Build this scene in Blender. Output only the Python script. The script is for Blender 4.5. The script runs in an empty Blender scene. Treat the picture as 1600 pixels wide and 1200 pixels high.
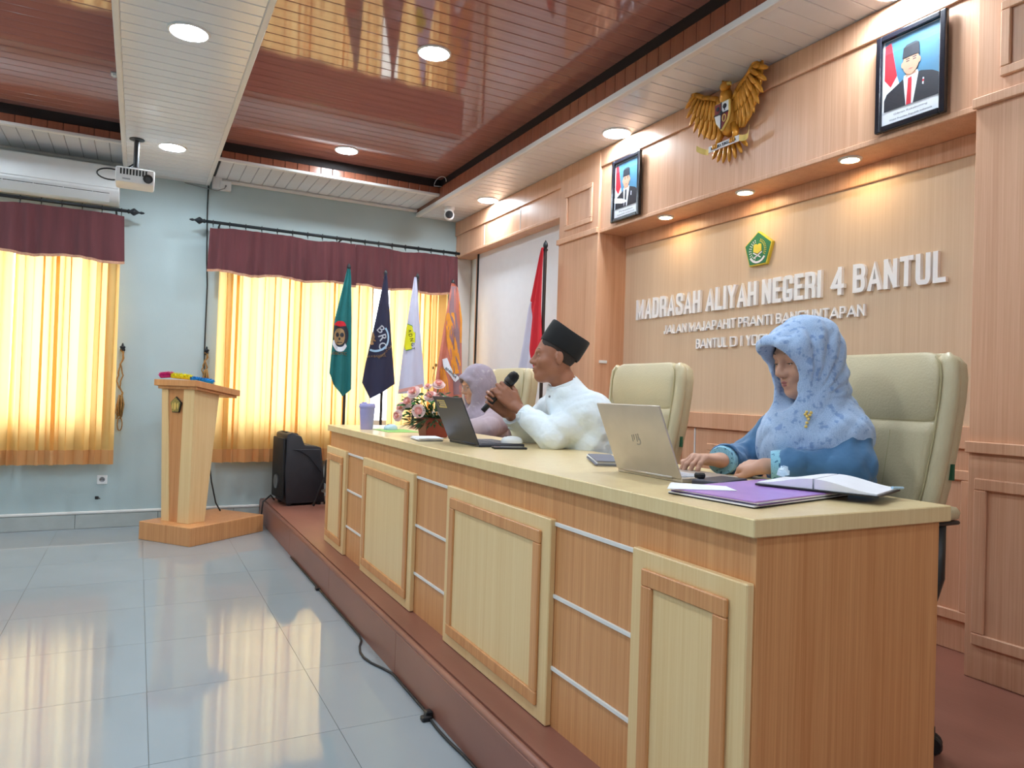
import bpy, bmesh, math, random
import numpy as np
from mathutils import Matrix, Vector
random.seed(7)
PI = math.pi
sc = bpy.context.scene
COL = sc.collection
# ------------------------------------------------------------------ camera, world, exposure
CAM_H = 1.22
yaw, pitch, roll = math.radians(27.4246), math.radians(0.8153), math.radians(1.8344)
_f = Vector((math.sin(yaw)*math.cos(pitch), math.cos(yaw)*math.cos(pitch), math.sin(pitch)))
_r = Vector((math.cos(yaw), -math.sin(yaw), 0)); _u = _r.cross(_f)
_r2 = _r*math.cos(roll) + _u*math.sin(roll); _u2 = -_r*math.sin(roll) + _u*math.cos(roll)
cam_d = bpy.data.cameras.new('camera'); cam_d.sensor_width = 36.0; cam_d.lens = 1125.37/1600*36.0
cam_d.clip_start = 0.05
cam = bpy.data.objects.new('camera', cam_d); COL.objects.link(cam)
cam.matrix_world = Matrix(((_r2.x, _u2.x, -_f.x, 0), (_r2.y, _u2.y, -_f.y, 0), (_r2.z, _u2.z, -_f.z, CAM_H), (0, 0, 0, 1)))
sc.camera = cam
world = bpy.data.worlds.new('sky'); sc.world = world; world.use_nodes = True
_bg = world.node_tree.nodes['Background']; _bg.inputs[0].default_value = (0.93, 0.97, 1.0, 1); _bg.inputs[1].default_value = 5.5
sc.view_settings.view_transform = 'Standard'; sc.view_settings.look = 'None'
sc.view_settings.gamma = 1.0; sc.view_settings.use_curve_mapping = False
sc.view_settings.exposure = 0.55
LAMP = 165.0       # radiance of the ceiling downlights
SPOT = 70.0       # radiance of the warm niche spots
try:
    sc.cycles.max_bounces = 8; sc.cycles.diffuse_bounces = 5; sc.cycles.glossy_bounces = 4
    sc.cycles.sample_clamp_indirect = 6.0; sc.cycles.use_denoising = True
    sc.cycles.caustics_reflective = False; sc.cycles.caustics_refractive = False
except Exception: pass

# ------------------------------------------------------------------ materials
def srgb(r, g, b):
    f = lambda c: c/12.92 if c <= 0.04045 else ((c+0.055)/1.055)**2.4
    return (f(r/255), f(g/255), f(b/255), 1)
def newmat(name):
    m = bpy.data.materials.new(name); m.use_nodes = True
    nt = m.node_tree; return m, nt, nt.nodes['Principled BSDF']
def pmat(name, col, rough=0.5, metal=0.0, var=0.06, vscale=12.0, stretch=(1, 1, 1), bump=0.0, bscale=60.0, spec=0.5, coat=0.0, detail=3.0, sheen=0.0):
    """principled material with procedural noise variation and optional bump"""
    m, nt, b = newmat(name); N = nt.nodes; L = nt.links
    b.inputs['Roughness'].default_value = rough; b.inputs['Metallic'].default_value = metal
    b.inputs['Specular IOR Level'].default_value = spec
    if coat: b.inputs['Coat Weight'].default_value = coat; b.inputs['Coat Roughness'].default_value = 0.08
    if sheen: b.inputs['Sheen Weight'].default_value = sheen
    tc = N.new('ShaderNodeTexCoord'); mp = N.new('ShaderNodeMapping'); mp.inputs['Scale'].default_value = stretch
    L.new(tc.outputs['Object'], mp.inputs['Vector'])
    n = N.new('ShaderNodeTexNoise'); n.inputs['Scale'].default_value = vscale; n.inputs['Detail'].default_value = detail
    L.new(mp.outputs[0], n.inputs['Vector'])
    rp = N.new('ShaderNodeValToRGB'); c = col
    rp.color_ramp.elements[0].position = 0.3; rp.color_ramp.elements[1].position = 0.7
    rp.color_ramp.elements[0].color = (c[0]*(1-var), c[1]*(1-var), c[2]*(1-var), 1)
    rp.color_ramp.elements[1].color = (min(1, c[0]*(1+var)), min(1, c[1]*(1+var)), min(1, c[2]*(1+var)), 1)
    L.new(n.outputs['Fac'], rp.inputs[0]); L.new(rp.outputs[0], b.inputs['Base Color'])
    if bump:
        n2 = N.new('ShaderNodeTexNoise'); n2.inputs['Scale'].default_value = bscale; n2.inputs['Detail'].default_value = 2
        L.new(mp.outputs[0], n2.inputs['Vector'])
        bp = N.new('ShaderNodeBump'); bp.inputs['Strength'].default_value = bump; bp.inputs['Distance'].default_value = 0.01
        L.new(n2.outputs['Fac'], bp.inputs['Height']); L.new(bp.outputs[0], b.inputs['Normal'])
    return m
def wood(name, dark, light, rough=0.35):
    """veneer with fine vertical streaks"""
    m, nt, b = newmat(name); N = nt.nodes; L = nt.links
    b.inputs['Roughness'].default_value = rough; b.inputs['Specular IOR Level'].default_value = 0.4
    tc = N.new('ShaderNodeTexCoord'); mp = N.new('ShaderNodeMapping'); mp.inputs['Scale'].default_value = (1, 1, 0.012)
    L.new(tc.outputs['Object'], mp.inputs['Vector'])
    n = N.new('ShaderNodeTexNoise'); n.inputs['Scale'].default_value = 150; n.inputs['Detail'].default_value = 4; n.inputs['Roughness'].default_value = 0.7
    L.new(mp.outputs[0], n.inputs['Vector'])
    n2 = N.new('ShaderNodeTexNoise'); n2.inputs['Scale'].default_value = 22; n2.inputs['Detail'].default_value = 2
    L.new(mp.outputs[0], n2.inputs['Vector'])
    mx = N.new('ShaderNodeMath'); mx.operation = 'MULTIPLY_ADD'; mx.inputs[1].default_value = 0.65
    m2 = N.new('ShaderNodeMath'); m2.operation = 'MULTIPLY'; m2.inputs[1].default_value = 0.35
    L.new(n2.outputs['Fac'], m2.inputs[0]); L.new(n.outputs['Fac'], mx.inputs[0]); L.new(m2.outputs[0], mx.inputs[2])
    rp = N.new('ShaderNodeValToRGB'); rp.color_ramp.elements[0].position = 0.36; rp.color_ramp.elements[1].position = 0.64
    rp.color_ramp.elements[0].color = dark; rp.color_ramp.elements[1].color = light
    L.new(mx.outputs[0], rp.inputs[0]); L.new(rp.outputs[0], b.inputs['Base Color'])
    return m
def cloth_translucent(name, col, tcol, mixf=0.6):
    m, nt, b = newmat(name); N = nt.nodes; L = nt.links
    tc = N.new('ShaderNodeTexCoord'); w = N.new('ShaderNodeTexNoise'); w.inputs['Scale'].default_value = 9
    mp = N.new('ShaderNodeMapping'); mp.inputs['Scale'].default_value = (1, 1, 0.1)
    L.new(tc.outputs['Object'], mp.inputs['Vector']); L.new(mp.outputs[0], w.inputs['Vector'])
    rp = N.new('ShaderNodeValToRGB')
    rp.color_ramp.elements[0].color = (col[0]*0.9, col[1]*0.88, col[2]*0.85, 1); rp.color_ramp.elements[1].color = col
    L.new(w.outputs['Fac'], rp.inputs[0])
    d = N.new('ShaderNodeBsdfDiffuse'); t = N.new('ShaderNodeBsdfTranslucent'); t.inputs[0].default_value = tcol
    L.new(rp.outputs[0], d.inputs[0])
    mx = N.new('ShaderNodeMixShader'); mx.inputs[0].default_value = mixf
    L.new(d.outputs[0], mx.inputs[1]); L.new(t.outputs[0], mx.inputs[2])
    L.new(mx.outputs[0], N['Material Output'].inputs['Surface'])
    return m
def emit(name, col, strength):
    m, nt, b = newmat(name); N = nt.nodes
    e = N.new('ShaderNodeEmission'); e.inputs[0].default_value = col; e.inputs[1].default_value = strength
    nt.links.new(e.outputs[0], N['Material Output'].inputs['Surface']); return m
def glassmat(name, tint=(1, 1, 1, 1), gloss=0.08, rough=0.02):
    m, nt, b = newmat(name); N = nt.nodes; L = nt.links
    t = N.new('ShaderNodeBsdfTransparent'); t.inputs[0].default_value = tint
    g = N.new('ShaderNodeBsdfGlossy'); g.inputs['Roughness'].default_value = rough
    mx = N.new('ShaderNodeMixShader'); mx.inputs[0].default_value = gloss
    L.new(t.outputs[0], mx.inputs[1]); L.new(g.outputs[0], mx.inputs[2]); L.new(mx.outputs[0], N['Material Output'].inputs['Surface'])
    return m
def leafprint(name, base, c1, c2, s1=60, s2=22, t1=0.52, t2=0.62, rough=0.8):
    """printed fabric: fine motif plus scattered larger blotches"""
    m, nt, b = newmat(name); N = nt.nodes; L = nt.links
    b.inputs['Roughness'].default_value = rough; b.inputs['Specular IOR Level'].default_value = 0.2; b.inputs['Sheen Weight'].default_value = 0.2
    tc = N.new('ShaderNodeTexCoord')
    v = N.new('ShaderNodeTexVoronoi'); v.feature = 'DISTANCE_TO_EDGE'; v.inputs['Scale'].default_value = s1; v.inputs['Randomness'].default_value = 0.6; L.new(tc.outputs['Object'], v.inputs['Vector'])
    n = N.new('ShaderNodeTexNoise'); n.inputs['Scale'].default_value = s2; n.inputs['Detail'].default_value = 4; L.new(tc.outputs['Object'], n.inputs['Vector'])
    r1 = N.new('ShaderNodeValToRGB'); r1.color_ramp.elements[0].position = 0.06; r1.color_ramp.elements[1].position = 0.16
    r1.color_ramp.elements[0].color = (0.35, 0.35, 0.35, 1); r1.color_ramp.elements[1].color = (0, 0, 0, 1)
    L.new(v.outputs['Distance'], r1.inputs[0])
    r2 = N.new('ShaderNodeValToRGB'); r2.color_ramp.elements[0].position = t2-0.04; r2.color_ramp.elements[1].position = t2+0.04
    L.new(n.outputs['Fac'], r2.inputs[0])
    m1 = N.new('ShaderNodeMix'); m1.data_type = 'RGBA'; m1.inputs['A'].default_value = base; m1.inputs['B'].default_value = c1; L.new(r1.outputs[0], m1.inputs['Factor'])
    m2 = N.new('ShaderNodeMix'); m2.data_type = 'RGBA'; m2.inputs['B'].default_value = c2; L.new(m1.outputs['Result'], m2.inputs['A']); L.new(r2.outputs[0], m2.inputs['Factor'])
    L.new(m2.outputs['Result'], b.inputs['Base Color']); return m

M = {}
M['wall'] = pmat('wall_paint', srgb(174, 192, 194), 0.6, var=0.03, vscale=3, bump=0.05, bscale=90)
M['wallplain'] = pmat('plain_wall_paint', srgb(215, 218, 215), 0.7, var=0.03, vscale=3)
M['wood'] = wood('honey_oak_veneer', srgb(205, 154, 121), srgb(224, 178, 145))
M['wood_t'] = wood('desk_oak_veneer', srgb(192, 130, 80), srgb(216, 160, 108))
M['cream'] = wood('cream_ash_veneer', srgb(222, 188, 134), srgb(232, 204, 154))
M['creamtop'] = wood('cream_desk_top', srgb(218, 192, 142), srgb(228, 206, 158), 0.28)
M['panelcream'] = wood('niche_cream_veneer', srgb(214, 184, 152), srgb(224, 197, 167), 0.5)
M['brown'] = pmat('brown_pvc', srgb(166, 114, 104), 0.055, var=0.1, vscale=5, stretch=(0.15, 6, 1), spec=0.8)
M['brownv'] = pmat('brown_fascia_pvc', srgb(142, 86, 64), 0.25, var=0.1, vscale=6, stretch=(6, 6, 0.2))
M['dark'] = pmat('dark_reveal', srgb(38, 28, 26), 0.7, var=0.1)
M['white_pvc'] = pmat('white_pvc', srgb(226, 227, 229), 0.2, var=0.03, vscale=4, spec=0.5)
M['white_trim'] = pmat('white_trim', srgb(222, 220, 216), 0.4, var=0.02)
M['tile'] = pmat('ivory_porcelain', srgb(148, 156, 160), 0.06, var=0.03, vscale=2.5, spec=0.5)
M['grout'] = pmat('grout', srgb(110, 112, 105), 0.8)
M['base_tile'] = pmat('grey_skirting_tile', srgb(170, 175, 172), 0.2, var=0.05)
M['platform'] = pmat('brown_vinyl', srgb(139, 92, 78), 0.38, var=0.1, vscale=3, stretch=(2, 0.6, 2), bump=0.04, bscale=40)
M['lamp'] = emit('downlight_glow', (0.78, 0.90, 1.0, 1), LAMP)
M['spot'] = emit('warm_spot_glow', (1.0, 0.72, 0.38, 1), SPOT)
M['black'] = pmat('black_plastic', srgb(26, 26, 28), 0.4, var=0.1)
M['blackmatte'] = pmat('black_matte', srgb(17, 17, 19), 0.75, var=0.1)
M['white'] = pmat('white_plastic', srgb(228, 230, 230), 0.4, var=0.02)
M['letter'] = pmat('white_acrylic', srgb(250, 250, 252), 0.45, var=0.02)
M['glass'] = glassmat('window_glass', (0.97, 0.99, 0.99, 1))
M['alu'] = pmat('white_aluminium', srgb(225, 228, 228), 0.4, var=0.02)
M['metal'] = pmat('grey_metal', srgb(150, 150, 152), 0.35, 0.9, var=0.05)
M['gold'] = pmat('gold_paint', srgb(206, 142, 48), 0.38, 0.35, var=0.15, vscale=30)
M['concrete'] = pmat('pale_concrete', srgb(200, 198, 190), 0.9)

# ------------------------------------------------------------------ mesh helpers
ORG = {}
class MB:
    """collects geometry (world coordinates unless the parent is rotated) and links it as ONE mesh object"""
    def __init__(s): s.v = []; s.f = []
    def add(s, vs, fs):
        o = len(s.v); s.v += [tuple(map(float, p)) for p in vs]; s.f += [tuple(i+o for i in q) for q in fs]; return s
    def box(s, x0, x1, y0, y1, z0, z1):
        x0, x1 = min(x0, x1), max(x0, x1); y0, y1 = min(y0, y1), max(y0, y1); z0, z1 = min(z0, z1), max(z0, z1)
        return s.add([(x0,y0,z0),(x1,y0,z0),(x1,y1,z0),(x0,y1,z0),(x0,y0,z1),(x1,y0,z1),(x1,y1,z1),(x0,y1,z1)],
                     [(0,3,2,1),(4,5,6,7),(0,1,5,4),(1,2,6,5),(2,3,7,6),(3,0,4,7)])
    def hexa(s, bottom, top):
        """bottom, top: lists of n points (ccw from above)"""
        n = len(bottom)
        return s.add(list(bottom)+list(top), [tuple(range(n))[::-1], tuple(range(n, 2*n))]+[(i,(i+1)%n,n+(i+1)%n,n+i) for i in range(n)])
    def prism(s, poly, fn0, fn1):
        """poly of 2d points; fn0/fn1 map (a,b) to 3d for the two caps"""
        return s.hexa([fn0(*p) for p in poly], [fn1(*p) for p in poly])
    def tube(s, pts, r, n=8, caps=True, up=None):
        pts = [Vector(p) for p in pts]; m = len(pts)
        rr = r if isinstance(r, (list, tuple)) else [r]*m
        vs = []; prev = None
        for i, p in enumerate(pts):
            t = (pts[min(i+1, m-1)]-pts[max(i-1, 0)]).normalized()
            if prev is None:
                a = Vector((0, 0, 1)) if abs(t.z) < 0.9 else Vector((1, 0, 0))
                u = t.cross(a).normalized()
            else:
                u = (prev-t*prev.dot(t)); u = u.normalized() if u.length > 1e-6 else t.orthogonal().normalized()
            prev = u; w = t.cross(u)
            for k in range(n):
                a = 2*PI*k/n; q = rr[i] if isinstance(rr[i], (tuple, list)) else (rr[i], rr[i])
                vs.append(p+u*math.cos(a)*q[0]+w*math.sin(a)*q[1])
        fs = [(i*n+k, i*n+(k+1)%n, (i+1)*n+(k+1)%n, (i+1)*n+k) for i in range(m-1) for k in range(n)]
        if caps: fs += [tuple(range(n))[::-1], tuple(range((m-1)*n, m*n))]
        return s.add(vs, fs)
    def lathe(s, prof, c=(0, 0, 0), n=24, axis=(0, 0, 1), sx=1.0, sy=1.0):
        ax = Vector(axis).normalized()
        u = ax.orthogonal().normalized() if abs(ax.z) < 0.999 else Vector((1, 0, 0)); w = ax.cross(u); c = Vector(c); vs = []
        for r, z in prof:
            for k in range(n):
                a = 2*PI*k/n; vs.append(c+u*r*sx*math.cos(a)+w*r*sy*math.sin(a)+ax*z)
        m = len(prof)
        fs = [(i*n+k, i*n+(k+1)%n, (i+1)*n+(k+1)%n, (i+1)*n+k) for i in range(m-1) for k in range(n)]
        fs += [tuple(range(n))[::-1], tuple(range((m-1)*n, m*n))]
        return s.add(vs, fs)
    def ell(s, c, r, n=14, m=9, R=None):
        R = R or Matrix.Identity(3); c = Vector(c); vs = []; fs = []
        for i in range(m+1):
            t = PI*i/m
            for k in range(n):
                a = 2*PI*k/n; vs.append(c+R @ Vector((r[0]*math.sin(t)*math.cos(a), r[1]*math.sin(t)*math.sin(a), r[2]*math.cos(t))))
        for i in range(m):
            for k in range(n): fs.append((i*n+k, (i+1)*n+k, (i+1)*n+(k+1)%n, i*n+(k+1)%n))
        return s.add(vs, fs)
    def grid(s, fn, nu, nv):
        vs = [fn(i/nu, j/nv) for j in range(nv+1) for i in range(nu+1)]
        return s.add(vs, [(j*(nu+1)+i, j*(nu+1)+i+1, (j+1)*(nu+1)+i+1, (j+1)*(nu+1)+i) for j in range(nv) for i in range(nu)])
    def xf(s, Mx):
        s.v = [tuple(Mx @ Vector(p)) for p in s.v]; return s
    def build(s, name, m, parent=None, smooth=False, bevel=0.0, seg=1, local=False, merge=False):
        o3 = ORG.get(parent.name, (0, 0, 0)) if (parent and not local) else (0, 0, 0)
        me = bpy.data.meshes.new(name)
        me.from_pydata([(p[0]-o3[0], p[1]-o3[1], p[2]-o3[2]) for p in s.v], [], s.f)
        bm = bmesh.new(); bm.from_mesh(me)
        if merge: bmesh.ops.remove_doubles(bm, verts=bm.verts, dist=1e-5)
        bmesh.ops.recalc_face_normals(bm, faces=bm.faces)
        if bevel:
            ed = [e for e in bm.edges if len(e.link_faces) == 2 and e.calc_face_angle(0) > 0.6]
            bmesh.ops.bevel(bm, geom=ed, offset=bevel, segments=seg, affect='EDGES', profile=0.5)
        bm.to_mesh(me); bm.free()
        if smooth:
            for p in me.polygons: p.use_smooth = True
            if smooth == 'auto':
                me.set_sharp_from_angle(angle=math.radians(40))
        ob = link(name, me, m, parent)
        if parent and parent.name in ORG: ORG[ob.name] = ORG[parent.name]
        return ob
def link(name, me, m, parent=None):
    if isinstance(m, str): m = M[m]
    if m is not None and not me.materials: me.materials.append(m)
    o = bpy.data.objects.new(name, me); COL.objects.link(o)
    if parent: o.parent = parent
    return o
def tag(o, label, cat, group=None):
    o['label'] = label; o['category'] = cat
    if group: o['group'] = group
    return o
def thing(name, label, cat, loc=(0, 0, 0), rz=0.0, group=None):
    o = bpy.data.objects.new(name, None); COL.objects.link(o); o.empty_display_size = 0.05
    o.location = loc; o.rotation_euler = (0, 0, rz); ORG[o.name] = tuple(loc)
    return tag(o, label, cat, group)
def struct(o): o['kind'] = 'structure'; return o
def copy_tree(o, parent=None):
    c = o.copy(); COL.objects.link(c); c.parent = parent
    for ch in list(o.children): copy_tree(ch, c)
    return c
def inst(name, src, parent=None, loc=None):
    """another object sharing src's mesh"""
    o = bpy.data.objects.new(name, src.data); COL.objects.link(o)
    if parent: o.parent = parent
    if loc is not None: o.location = loc
    return o
def text_mesh(body, w=None, h=None, depth=0.01, bold=0.0, align='LEFT', spacing=1.0):
    """text as verts, faces in the xy plane (z = depth); scaled to w x h, lower left corner at 0"""
    cu = bpy.data.curves.new('t', 'FONT'); cu.body = body; cu.size = 1.0; cu.offset = bold; cu.extrude = 0.5; cu.space_character = spacing
    cu.resolution_u = 3
    ob = bpy.data.objects.new('t', cu); COL.objects.link(ob)
    dg = bpy.context.evaluated_depsgraph_get(); me = bpy.data.meshes.new_from_object(ob.evaluated_get(dg))
    vs = [v.co.copy() for v in me.vertices]; fs = [tuple(p.vertices) for p in me.polygons]
    bpy.data.objects.remove(ob); bpy.data.curves.remove(cu); bpy.data.meshes.remove(me)
    x0 = min(v.x for v in vs); x1 = max(v.x for v in vs); y0 = min(v.y for v in vs); y1 = max(v.y for v in vs)
    sx = w/(x1-x0) if w else None; sy = h/(y1-y0) if h else None
    if sx is None: sx = sy
    if sy is None: sy = sx
    return [((v.x-x0)*sx, (v.y-y0)*sy, (v.z+0.5)*depth) for v in vs], fs, (x1-x0)*sx
# ------------------------------------------------------------------ the room: floor, walls, ceiling
XL, XR, YN, YF = -3.9, 3.14, -3.5, 6.91
ZP, XP = 0.195, 1.022          # platform height and front edge
ZC, ZS, ZB = 3.21, 2.98, 3.05  # brown ceiling, stage soffit, window soffit
floor = struct(MB().box(XL-.2, XR+.2, YN-.2, YF+.1, -0.15, -0.003).build('floor', 'grout'))
tx = [0.073+0.61*k for k in range(-7, 3)]; ty = [2.573+0.607*k for k in range(-11, 9)]
xs = [(max(a, XL), min(a+0.61, XP+.02)) for a in tx if a < XP and a+0.61 > XL]
ys = [(max(a, YN), min(a+0.607, YF)) for a in ty if a < YF and a+0.607 > YN]
tcache = {}
for (x0, x1) in xs:
    for (y0, y1) in ys:
        if x1-x0 < .02 or y1-y0 < .02: continue
        w, d = round(x1-x0, 4), round(y1-y0, 4)
        if (w, d) not in tcache:
            o = MB().box(.001, w-.001, .001, d-.001, -.01, 0).build('tile', 'tile', floor); tcache[(w, d)] = o; o.location = (x0, y0, 0)
        else: inst('tile', tcache[(w, d)], floor, (x0, y0, 0))
# platform
plat = struct(MB().box(XP+.012, XR, YN, YF, 0, ZP-.012).build('floor_platform', 'platform'))
MB().box(XP+.03, XR, YN, YF, ZP-.012, ZP).build('vinyl_top', 'platform', plat)
MB().tube([(XP+.016, YN, ZP-.014), (XP+.016, YF, ZP-.014)], .0145, 10).build('nosing', 'platform', plat, smooth=True)
for k in range(9):
    a = 5.42+1.22*(1-k); MB().box(XP, XP+.014, max(a, YN)+.001, min(a+1.22, YF)-.001, 0, ZP-.018).build('face_panel', 'platform', plat, bevel=.0015)
# window wall with two window openings
W1, W2, WZ = (-2.35, -0.24), (0.66, 2.70), (0.87, 2.44)
w = MB()
for a, b in ((XL-.1, W1[0]), (W1[1], W2[0]), (W2[1], XR+.1)): w.box(a, b, YF, YF+.16, 0, ZC+.1)
for a, b in (W1, W2): w.box(a, b, YF, YF+.16, 0, WZ[0]); w.box(a, b, YF, YF+.16, WZ[1], ZC+.1)
wall_far = struct(w.build('wall_far', 'wall'))
struct(MB().box(XL-.12, XL, YN, YF, 0, ZC+.1).build('wall_left', 'wall'))
struct(MB().box(XL-.12, XR+.16, YN-.12, YN, 0, ZC+.1).build('wall_near', 'wallplain'))
for n, (a, b) in (('window_1', W1), ('window_2', W2)):
    f = MB(); y0, y1 = YF+.06, YF+.11
    for q in ((a, a+.05), (b-.05, b)): f.box(*q, y0, y1, *WZ)
    f.box(a, b, y0, y1, WZ[0], WZ[0]+.05); f.box(a, b, y0, y1, WZ[1]-.05, WZ[1])
    fr = struct(f.build(n, 'alu', bevel=.004))
    k = 3; step = (b-a)/k
    for i in range(1, k): MB().box(a+step*i-.025, a+step*i+.025, y0+.002, y1-.002, WZ[0]+.05, WZ[1]-.05).build('mullion', 'alu', fr, bevel=.004)
    for i in range(k): MB().box(a+step*i+.025, a+step*(i+1)-.025, y0+.02, y0+.026, WZ[0]+.05, WZ[1]-.05).build('pane', 'glass', fr)
    MB().box(a-.02, b+.02, YF-.02, YF+.05, WZ[0]-.03, WZ[0]).build('window_sill', 'alu', fr, bevel=.004)
ground = struct(MB().box(-14, 14, YF+.4, 26, -.5, -.3).build('floor_yard', 'concrete'))
# skirting of the window wall: grey tiles with a white bead
bb = struct(MB().box(XL, XP, YF-.006, YF, 0, .118).build('baseboard_far', 'grout'))
for k in range(-7, 2):
    a = 0.19+0.61*k; MB().box(max(a, XL)+.0015, min(a+.61, XP)-.0015, YF-.016, YF-.004, 0.001, .116).build('skirting_tile', 'base_tile', bb, bevel=.0015)
MB().box(XL, XP, YF-.02, YF, .118, .142).build('cap_bead', 'white_trim', bb, bevel=.006)
# stage wall
wr = struct(MB().box(XR, XR+.16, YN, YF, 0, ZC+.1).build('wall_right', 'wood'))
XC, XH, XN = 2.86, 2.88, 3.11
NY0, NY1 = 1.66, 4.26          # niche
def bx(name, m, x0, x1, y0, y1, z0, z1, bev=.003, par=wr): return MB().box(x0, x1, y0, y1, z0, z1).build(name, m, par, bevel=bev)
def frame_x(name, m, x0, x1, y0, y1, z0, z1, t, par=wr, bev=.004):
    """raised moulding frame facing -X"""
    b = MB()
    b.box(x0, x1, y0, y1, z0, z0+t).box(x0, x1, y0, y1, z1-t, z1).box(x0, x1, y0, y0+t, z0+t, z1-t).box(x0, x1, y1-t, y1, z0+t, z1-t)
    return b.build(name, m, par, bevel=bev)
def column(y0, y1):
    bx('column', 'wood', XC, XR, y0, y1, ZP, ZS)
    bx('chair_rail', 'wood', XC-.018, XC, y0-.005, y1+.005, 1.052, 1.096)
    bx('cap_moulding', 'wood', XC-.02, XC, y0-.006, y1+.006, 2.385, 2.424)
    frame_x('raised_frame', 'wood', XC-.014, XC, y0+.03, y1-.03, .325, .957, .045)
    frame_x('raised_frame', 'wood', XC-.014, XC, y0+.075, y1-.09, 2.478, 2.765, .036)
column(NY0-.54, NY0); column(NY1, NY1+.54)
bx('header_panel', 'wood', XH, XR, NY0, NY1, 2.386, ZS)
bx('header_band', 'wood', XH-.014, XH, NY0, NY1, 2.856, ZS)
bx('header_lip', 'wood', XH-.008, XH, NY0, NY1, 2.386, 2.411)
bx('niche_panel', 'panelcream', XN, XR, NY0, NY1, 1.146, 2.296, 0)
bx('niche_strip', 'wood', XN-.014, XR, NY0, NY1, 2.296, 2.386)
bx('niche_rail', 'wood', XN-.022, XR, NY0, NY1, 1.05, 1.146)
js = [NY0, 2.445, 3.475, NY1]
for a, b in zip(js[:-1], js[1:]):
    bx('wainscot_panel', 'wood', XN-.004, XR, a+.004, b-.004, ZP, 1.05)
    frame_x('raised_frame', 'wood', XN-.02, XN-.004, a+.12, b-.12, .325, .96, .043)
for y in js[1:-1]: bx('joint_strip', 'white_trim', XN-.008, XR, y-.006, y+.006, ZP, 1.05, .001)
# bay of the projection screen
sy = [NY1+.54, 5.49, 6.22, YF]
for a, b in zip(sy[:-1], sy[1:]): bx('screen_header_panel', 'wood', XH, XR, a+.003, b-.003, 2.61, 2.845)
for y in sy[1:-1]: bx('joint_strip', 'white_trim', XH-.002, XR, y-.004, y+.004, 2.62, 2.83, .001)
bx('header_band', 'wood', XH-.014, XR, NY1+.54, YF, 2.838, ZS)
bx('header_lip', 'wood', XH-.008, XH, NY1+.54, YF, 2.61, 2.636)
bx('bay_panel', 'wallplain', 3.06, XR, 6.55, YF, ZP, 2.61, 0)  # white paint carries the window light grazing this strip
bx('bay_back', 'wood', 3.06, XR, NY1+.54, 6.55, ZP, 2.61, 0)
bx('bay_post', 'wood', 2.99, 3.06, 6.575, 6.63, ZP, 2.61)
bx('bay_wainscot', 'wood', 3.0, 3.06, NY1+.54, 6.55, ZP, .85)
struct(MB().box(2.835, 3.055, YF-.015, YF, ZP, 2.61).build('trim_5', 'white_trim', bevel=.002))  # white board added to brighten the strip between window and screen
# the same wall continues to the right of the frame
bx('header_panel', 'wood', XH, XR, YN, NY0-.54, 2.61, ZS); bx('bay_back', 'panelcream', 3.05, XR, YN, NY0-.54, 1.146, 2.61, 0)
bx('niche_rail', 'wood', 3.03, XR, YN, NY0-.54, 1.05, 1.146); bx('wainscot_panel', 'wood', 3.045, XR, YN, NY0-.54, ZP, 1.05)
# ceiling: brown boards between a white beam and white soffits
ceil = struct(MB().box(XL-.1, XR+.2, YN-.1, YF+.1, ZC+.012, ZC+.08).build('ceiling', 'dark'))
BX0, BX1, SX = -0.16, 0.49, 2.44
def boards_y(name, m, x0, x1, z, y_hi, y_lo, par, t=.012, gap=.004):
    src = None; k = 0
    while y_hi-.1*(k+1) > y_lo:
        y = y_hi-.1*(k+1)
        if src is None: src = MB().box(x0, x1, gap/2, .1-gap/2, z, z+t).build(name, m, par, bevel=.003); src.location = (0, y, 0)
        else: inst(name, src, par, (0, y, 0))
        k += 1
boards_y('ceiling_board', 'brown', BX1-.02, SX+.05, ZC, 6.33, YN, ceil)
boards_y('ceiling_board', 'brown', XL, BX0+.02, ZC, 6.33, YN, ceil)
beam = struct(MB().box(BX0+.006, BX1-.006, YN, YF, ZS+.012, ZC+.01).build('trim_1', 'white_pvc'))
boards_y('beam_board', 'white_pvc', BX0+.02, BX1-.02, ZS+.003, YF, YN, beam)
for x in (BX0, BX1): MB().box(x-.012 if x < 0 else x-.02, x+.02 if x < 0 else x+.012, YN, YF, ZS, ZS+.035).build('edge_trim', 'white_trim', beam, bevel=.004)
sof = struct(MB().box(SX+.02, XH+.1, YN, YF, ZS+.012, ZC+.01).build('trim_2', 'dark'))
boards_y('soffit_board', 'white_pvc', SX+.02, XH+.002, ZS+.003, YF, YN, sof, gap=.003)
MB().box(SX-.012, SX+.03, YN, YF, ZS-.002, ZS+.035).build('edge_trim', 'white_trim', sof, bevel=.004)
src = None
for k in range(103):
    y = YF-.1*(k+1)-.005
    if src is None: src = MB().box(SX, SX+.012, .0015, .0985, ZS+.035, 3.132).build('fascia_board', 'brownv', sof, bevel=.003); src.location = (0, y, 0)
    else: inst('fascia_board', src, sof, (0, y, 0))
WY = 6.30
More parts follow.
